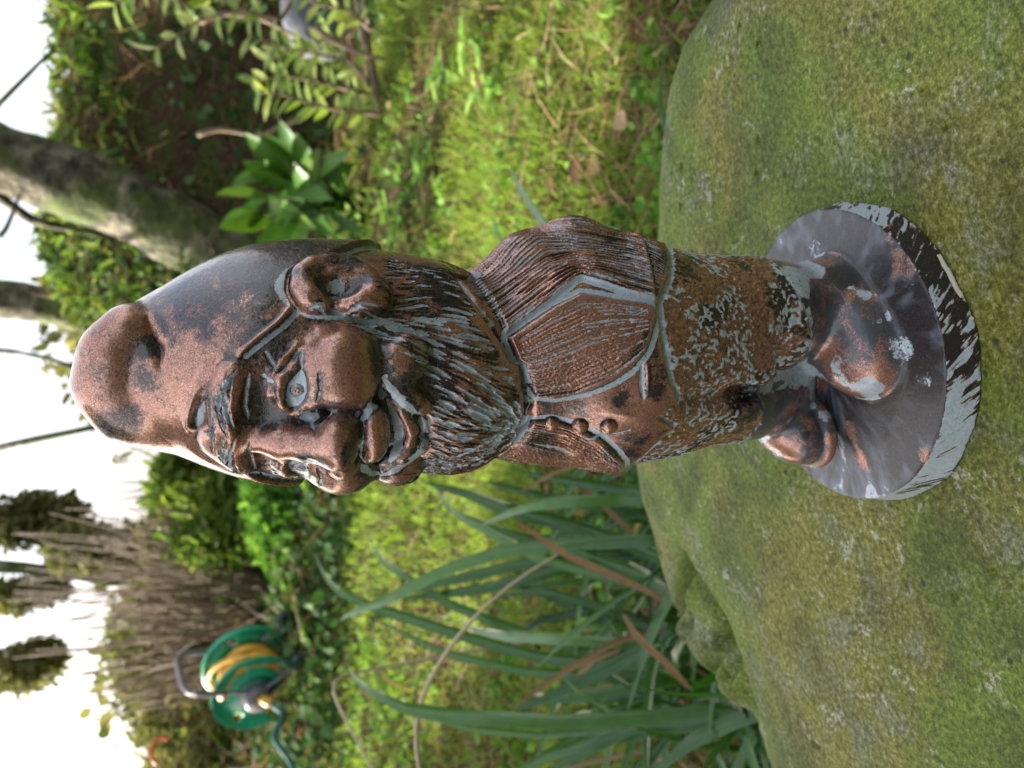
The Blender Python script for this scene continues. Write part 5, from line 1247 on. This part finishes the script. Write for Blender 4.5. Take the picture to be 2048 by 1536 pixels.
    for k, nm in names.items():
        q = Q[fpart == k]
        if not len(q): continue
        ids, inv = np.unique(q, return_inverse=True)
        ob = mesh_from(nm, Vd[ids] * .001, inv.reshape(-1, 4), mat, root, True, {"paint": paint[ids]})
        ob.data.normals_split_custom_set_from_vertices(nr[ids].tolist())
        if k in labels: ob["label"] = labels[k]
    # buttons
    for px in ((1103, 846), (1160, 851), (1217, 852)):
        p = pick(vol, [px])[0]; rt, up, n = frame(vol, p)
        a = np.linspace(0, 2 * pi, 29)[:-1]; rings = []
        for j in range(9):
            f = j / 8 * pi / 2; rings.append(p + n * (-.6 + 3.1 * np.sin(f)) + (np.cos(a)[:, None] * rt + np.sin(a)[:, None] * up) * 3.15 * np.cos(f) ** .8 * (1 if j < 8 else .02))
        VV = np.concatenate(rings); q = [[j*28+i, j*28+(i+1) % 28, (j+1)*28+(i+1) % 28, (j+1)*28+i] for j in range(8) for i in range(28)]
        bz = np.repeat(np.linspace(0, 1, 9), 28); nn = fbm(VV, .5, 91, 2)
        mesh_from("button", VV * .001, q, mat, root, True, {"paint": np.stack([0 * bz, np.clip(1.1 - bz * 1.4 + .9 * (nn - .5), 0, 1), 0 * bz, 0 * bz], 1)})
    return root

def Sx(S, k): return getattr(S, k)
PAINT = {   # (tx, ty, radius mm, strength): patches of one colour, seen on the statue; some blacks paint shade into gaps
    'xblack': [(1150, 810, 10, .55), (1095, 885, 8, .7), (1235, 895, 7, .6), (1180, 900, 6, .5), (1320, 740, 6, .6), (200, 740, 5, .5), (420, 640, 6, .5), (1250, 540, 8, .5), (960, 560, 8, .5), (520, 560, 13, .75), (560, 520, 14, .8), (470, 610, 10, .6), (620, 505, 12, .9), (700, 510, 10, .9), (655, 560, 5, .5),
               (295, 700, 6, .9), (318, 700, 5, 1.1), (270, 720, 5, .6), (420, 870, 2, .8), (545, 830, 6, .95), (525, 800, 5, .9), (600, 850, 4, .6), (755, 700, 6, 1.1), (760, 740, 5, 1.1),
               (700, 900, 4.2, 1.1), (712, 870, 3, 1.0), (712, 925, 3.2, 1.1), (735, 970, 7, .9), (560, 960, 6, .9), (520, 935, 5, .7), (770, 905, 2, .9), (780, 850, 1.5, .7),
               (862, 765, 6, .9), (835, 782, 4, .8), (1010, 790, 5, .7), (1030, 830, 4, .8), (1000, 860, 6, .7), (740, 640, 5, .7), (850, 560, 8, .7),
               (1310, 780, 6, .8), (1080, 870, 8, .8), (1240, 800, 5, .8), (1420, 640, 7, .9), (1390, 700, 6, .5), (1490, 795, 6, 1.2), (1500, 830, 6, .9),
               (1580, 560, 9, 1.0), (1620, 600, 6, .8), (1660, 600, 5, .6), (1740, 830, 9, .8), (1755, 880, 8, .6), (1600, 800, 3, .7), (1850, 620, 5, .9), (1700, 500, 7, 1.1), (1690, 550, 9, 1.2), (1650, 480, 8, 1.0), (1830, 640, 9, 1.1), (1860, 560, 7, .9), (1840, 820, 8, .9), (1790, 900, 9, 1.0),
               (1640, 460, 4, .6), (1760, 560, 6, .8), (1560, 815, 3, .7), (1610, 870, 3, .9), (1880, 700, 4, .5), (300, 760, 6, .7), (260, 830, 7, .6), (215, 830, 5, .6)],
    'xgrey': [(672, 572, 4.2, .75), (1585, 640, 4, .9), (1620, 690, 4, .5), (1720, 760, 3, .5), (1760, 640, 3, .5), (1800, 700, 8, .6), (1850, 760, 6, .5), (1625, 810, 3, 1.0), (1650, 830, 4, .9),
              (1820, 560, 7, .4), (1630, 500, 8, .5), (1580, 840, 3, .7), (420, 560, 15, .35), (870, 830, 3, .6), (880, 905, 3, .5), (1000, 830, 3, .6), (850, 900, 4, .6), (1250, 470, 8, .6)],
    'copper': [(697, 742, 9.5, 1.1), (225, 705, 6, .9), (210, 780, 6, .8), (360, 780, 12, 1.0), (360, 860, 10, 1.0), (420, 740, 8, .8), (395, 900, 5, .9), (250, 880, 5, .5), (500, 600, 3, .6),
               (650, 880, 6, .9), (620, 890, 4, .6), (668, 930, 3, .8), (795, 715, 5, 1.0), (750, 860, 3.5, .8), (755, 905, 3.5, .7), (450, 800, 5, .8), (500, 880, 5, .6),
               (940, 740, 9, .8), (900, 660, 6, .6), (1000, 740, 6, .8), (590, 600, 5, .7), (740, 590, 5, .8), (1560, 690, 9, 1.0), (1590, 620, 5, .7), (1500, 560, 6, .6), (1000, 540, 12, .6), (1160, 520, 8, .8), (1080, 570, 8, .9),
               (1660, 700, 6, .8), (1640, 760, 7, .9), (1570, 900, 6, .9), (1660, 880, 3.5, 1.0), (1700, 860, 5, .8), (1720, 920, 6, .6), (1780, 790, 3, .4), (820, 935, 4, .8), (700, 965, 3, .6), (1100, 915, 6, .7)],
}
def gnome_material():
    m, n, b = new_mat("patinated_paint")
    at = N(n, "ShaderNodeAttribute", attribute_name="paint"); sp = n.nodes.new("ShaderNodeSeparateColor"); n.links.new(at.outputs["Color"], sp.inputs[0])
    pos = objcoord(n)
    f1 = noise(n, pos, 900, 4, .65); f2 = noise(n, pos, 2600, 2, .6); f3 = noise(n, pos, 220, 5, .6, .6)
    mix = math_(n, 'ADD', math_(n, 'MULTIPLY', f1, .6), math_(n, 'MULTIPLY', f2, .4))
    def thr(ch, lo, hi, jit=.9):
        v = math_(n, 'ADD', ch, math_(n, 'MULTIPLY', math_(n, 'SUBTRACT', mix, .5), jit))
        r = N(n, "ShaderNodeMapRange"); r.interpolation_type = 'SMOOTHSTEP'; n.links.new(v, r.inputs[0]); r.inputs[1].default_value = lo; r.inputs[2].default_value = hi; return r.outputs[0]
    g = thr(sp.outputs[0], .48, .58, 1.1); kj = math_(n, 'ADD', sp.outputs[1], math_(n, 'MULTIPLY', math_(n, 'SUBTRACT', noise(n, pos, 1500, 3, .7), .5), .7)); k = thr(kj, .28, .72, 1.5); ch = thr(sp.outputs[2], .45, .55, .3)
    # crackle of the dark under-coat showing through the copper
    vo = N(n, "ShaderNodeTexVoronoi"); vo.feature = 'DISTANCE_TO_EDGE'; vo.inputs["Scale"].default_value = 420
    wv = N(n, "ShaderNodeVectorMath", operation='MULTIPLY_ADD'); nz = n.nodes.new("ShaderNodeTexNoise"); nz.inputs["Scale"].default_value = 300; n.links.new(pos, nz.inputs["Vector"])
    n.links.new(nz.outputs["Color"], wv.inputs[0]); wv.inputs[1].default_value = (.004, .004, .004); n.links.new(pos, wv.inputs[2]); n.links.new(wv.outputs[0], vo.inputs["Vector"])
    crk = N(n, "ShaderNodeMapRange"); n.links.new(vo.outputs["Distance"], crk.inputs[0]); crk.inputs[1].default_value = .02; crk.inputs[2].default_value = .10; crk.inputs[3].default_value = 1; crk.inputs[4].default_value = 0
    crm = ramp(n, f3, [(.5, (0, 0, 0)), (.62, (1, 1, 1))]); ck = math_(n, 'MULTIPLY', crk.outputs[0], math_(n, 'MULTIPLY', crm.outputs[0], .75))
    k2 = math_(n, 'MAXIMUM', k, ck)
    sx_ = n.nodes.new('ShaderNodeSeparateXYZ'); n.links.new(pos, sx_.inputs[0]); hz_ = math_(n, 'GREATER_THAN', sx_.outputs[2], .19)      # the crackle is in the hat's paint
    flake = noise(n, pos, 3200, 1, .5)
    cop = ramp(n, flake, [(.28, (.20, .085, .055)), (.50, (.40, .185, .122)), (.70, (.74, .44, .33))])
    blk0 = ramp(n, flake, [(.4, (.010, .010, .012)), (.66, (.03, .026, .026)), (.74, (.24, .12, .085))])
    blk_ = mixc(n, at.outputs['Alpha'], blk0.outputs[0], (.17, .20, .25))
    gry = ramp(n, f1, [(.3, (.33, .385, .425)), (.7, (.50, .575, .63))])
    c = mixc(n, k2, cop.outputs[0], blk_); c = mixc(n, math_(n, 'MULTIPLY', math_(n, 'MULTIPLY', crk.outputs[0], k), math_(n, 'MULTIPLY', hz_, .35)), c, (.16, .13, .12)); c = mixc(n, g, c, gry.outputs[0]); c = mixc(n, ch, c, (.75, .72, .62))
    n.links.new(c, b.inputs["Base Color"])
    met = math_(n, 'MULTIPLY', math_(n, 'SUBTRACT', 1, k2), math_(n, 'SUBTRACT', 1, g)); met = math_(n, 'MULTIPLY', met, .62)
    n.links.new(math_(n, 'MULTIPLY', met, math_(n, 'SUBTRACT', 1, ch)), b.inputs["Metallic"])
    rg = math_(n, 'ADD', .16, math_(n, 'MULTIPLY', f3, .22)); lz = N(n, "ShaderNodeMapRange"); n.links.new(sx_.outputs[2], lz.inputs[0]); lz.inputs[1].default_value = .014; lz.inputs[2].default_value = .04; lz.inputs[3].default_value = .16; lz.inputs[4].default_value = 0; n.links.new(math_(n, "ADD", rg, lz.outputs[0]), b.inputs["Roughness"])
    lowz = N(n, "ShaderNodeMapRange"); n.links.new(sx_.outputs[2], lowz.inputs[0]); lowz.inputs[1].default_value = .014; lowz.inputs[2].default_value = .04; lowz.inputs[3].default_value = .22; lowz.inputs[4].default_value = .75; n.links.new(lowz.outputs[0], b.inputs["Coat Weight"]); b.inputs["Coat Roughness"].default_value = .14
    h = math_(n, 'ADD', math_(n, 'MULTIPLY', flake, .4), math_(n, 'SUBTRACT', math_(n, 'MULTIPLY', f1, .6), math_(n, 'MULTIPLY', crk.outputs[0], math_(n, 'ADD', math_(n, 'MULTIPLY', crm.outputs[0], .5), math_(n, 'MULTIPLY', hz_, math_(n, 'MULTIPLY', k, .5))))))
    n.links.new(bump(n, h, .32, .0003), b.inputs["Normal"])
    return m
_oi = Surf.__init__
def _init(s, V, vol, base):
    _oi(s, V, vol, base); s.xgrey = np.zeros(len(V)); s.xblack = np.zeros(len(V))
Surf.__init__ = _init
build_gnome()
print("gnome done", time.time() - T0)
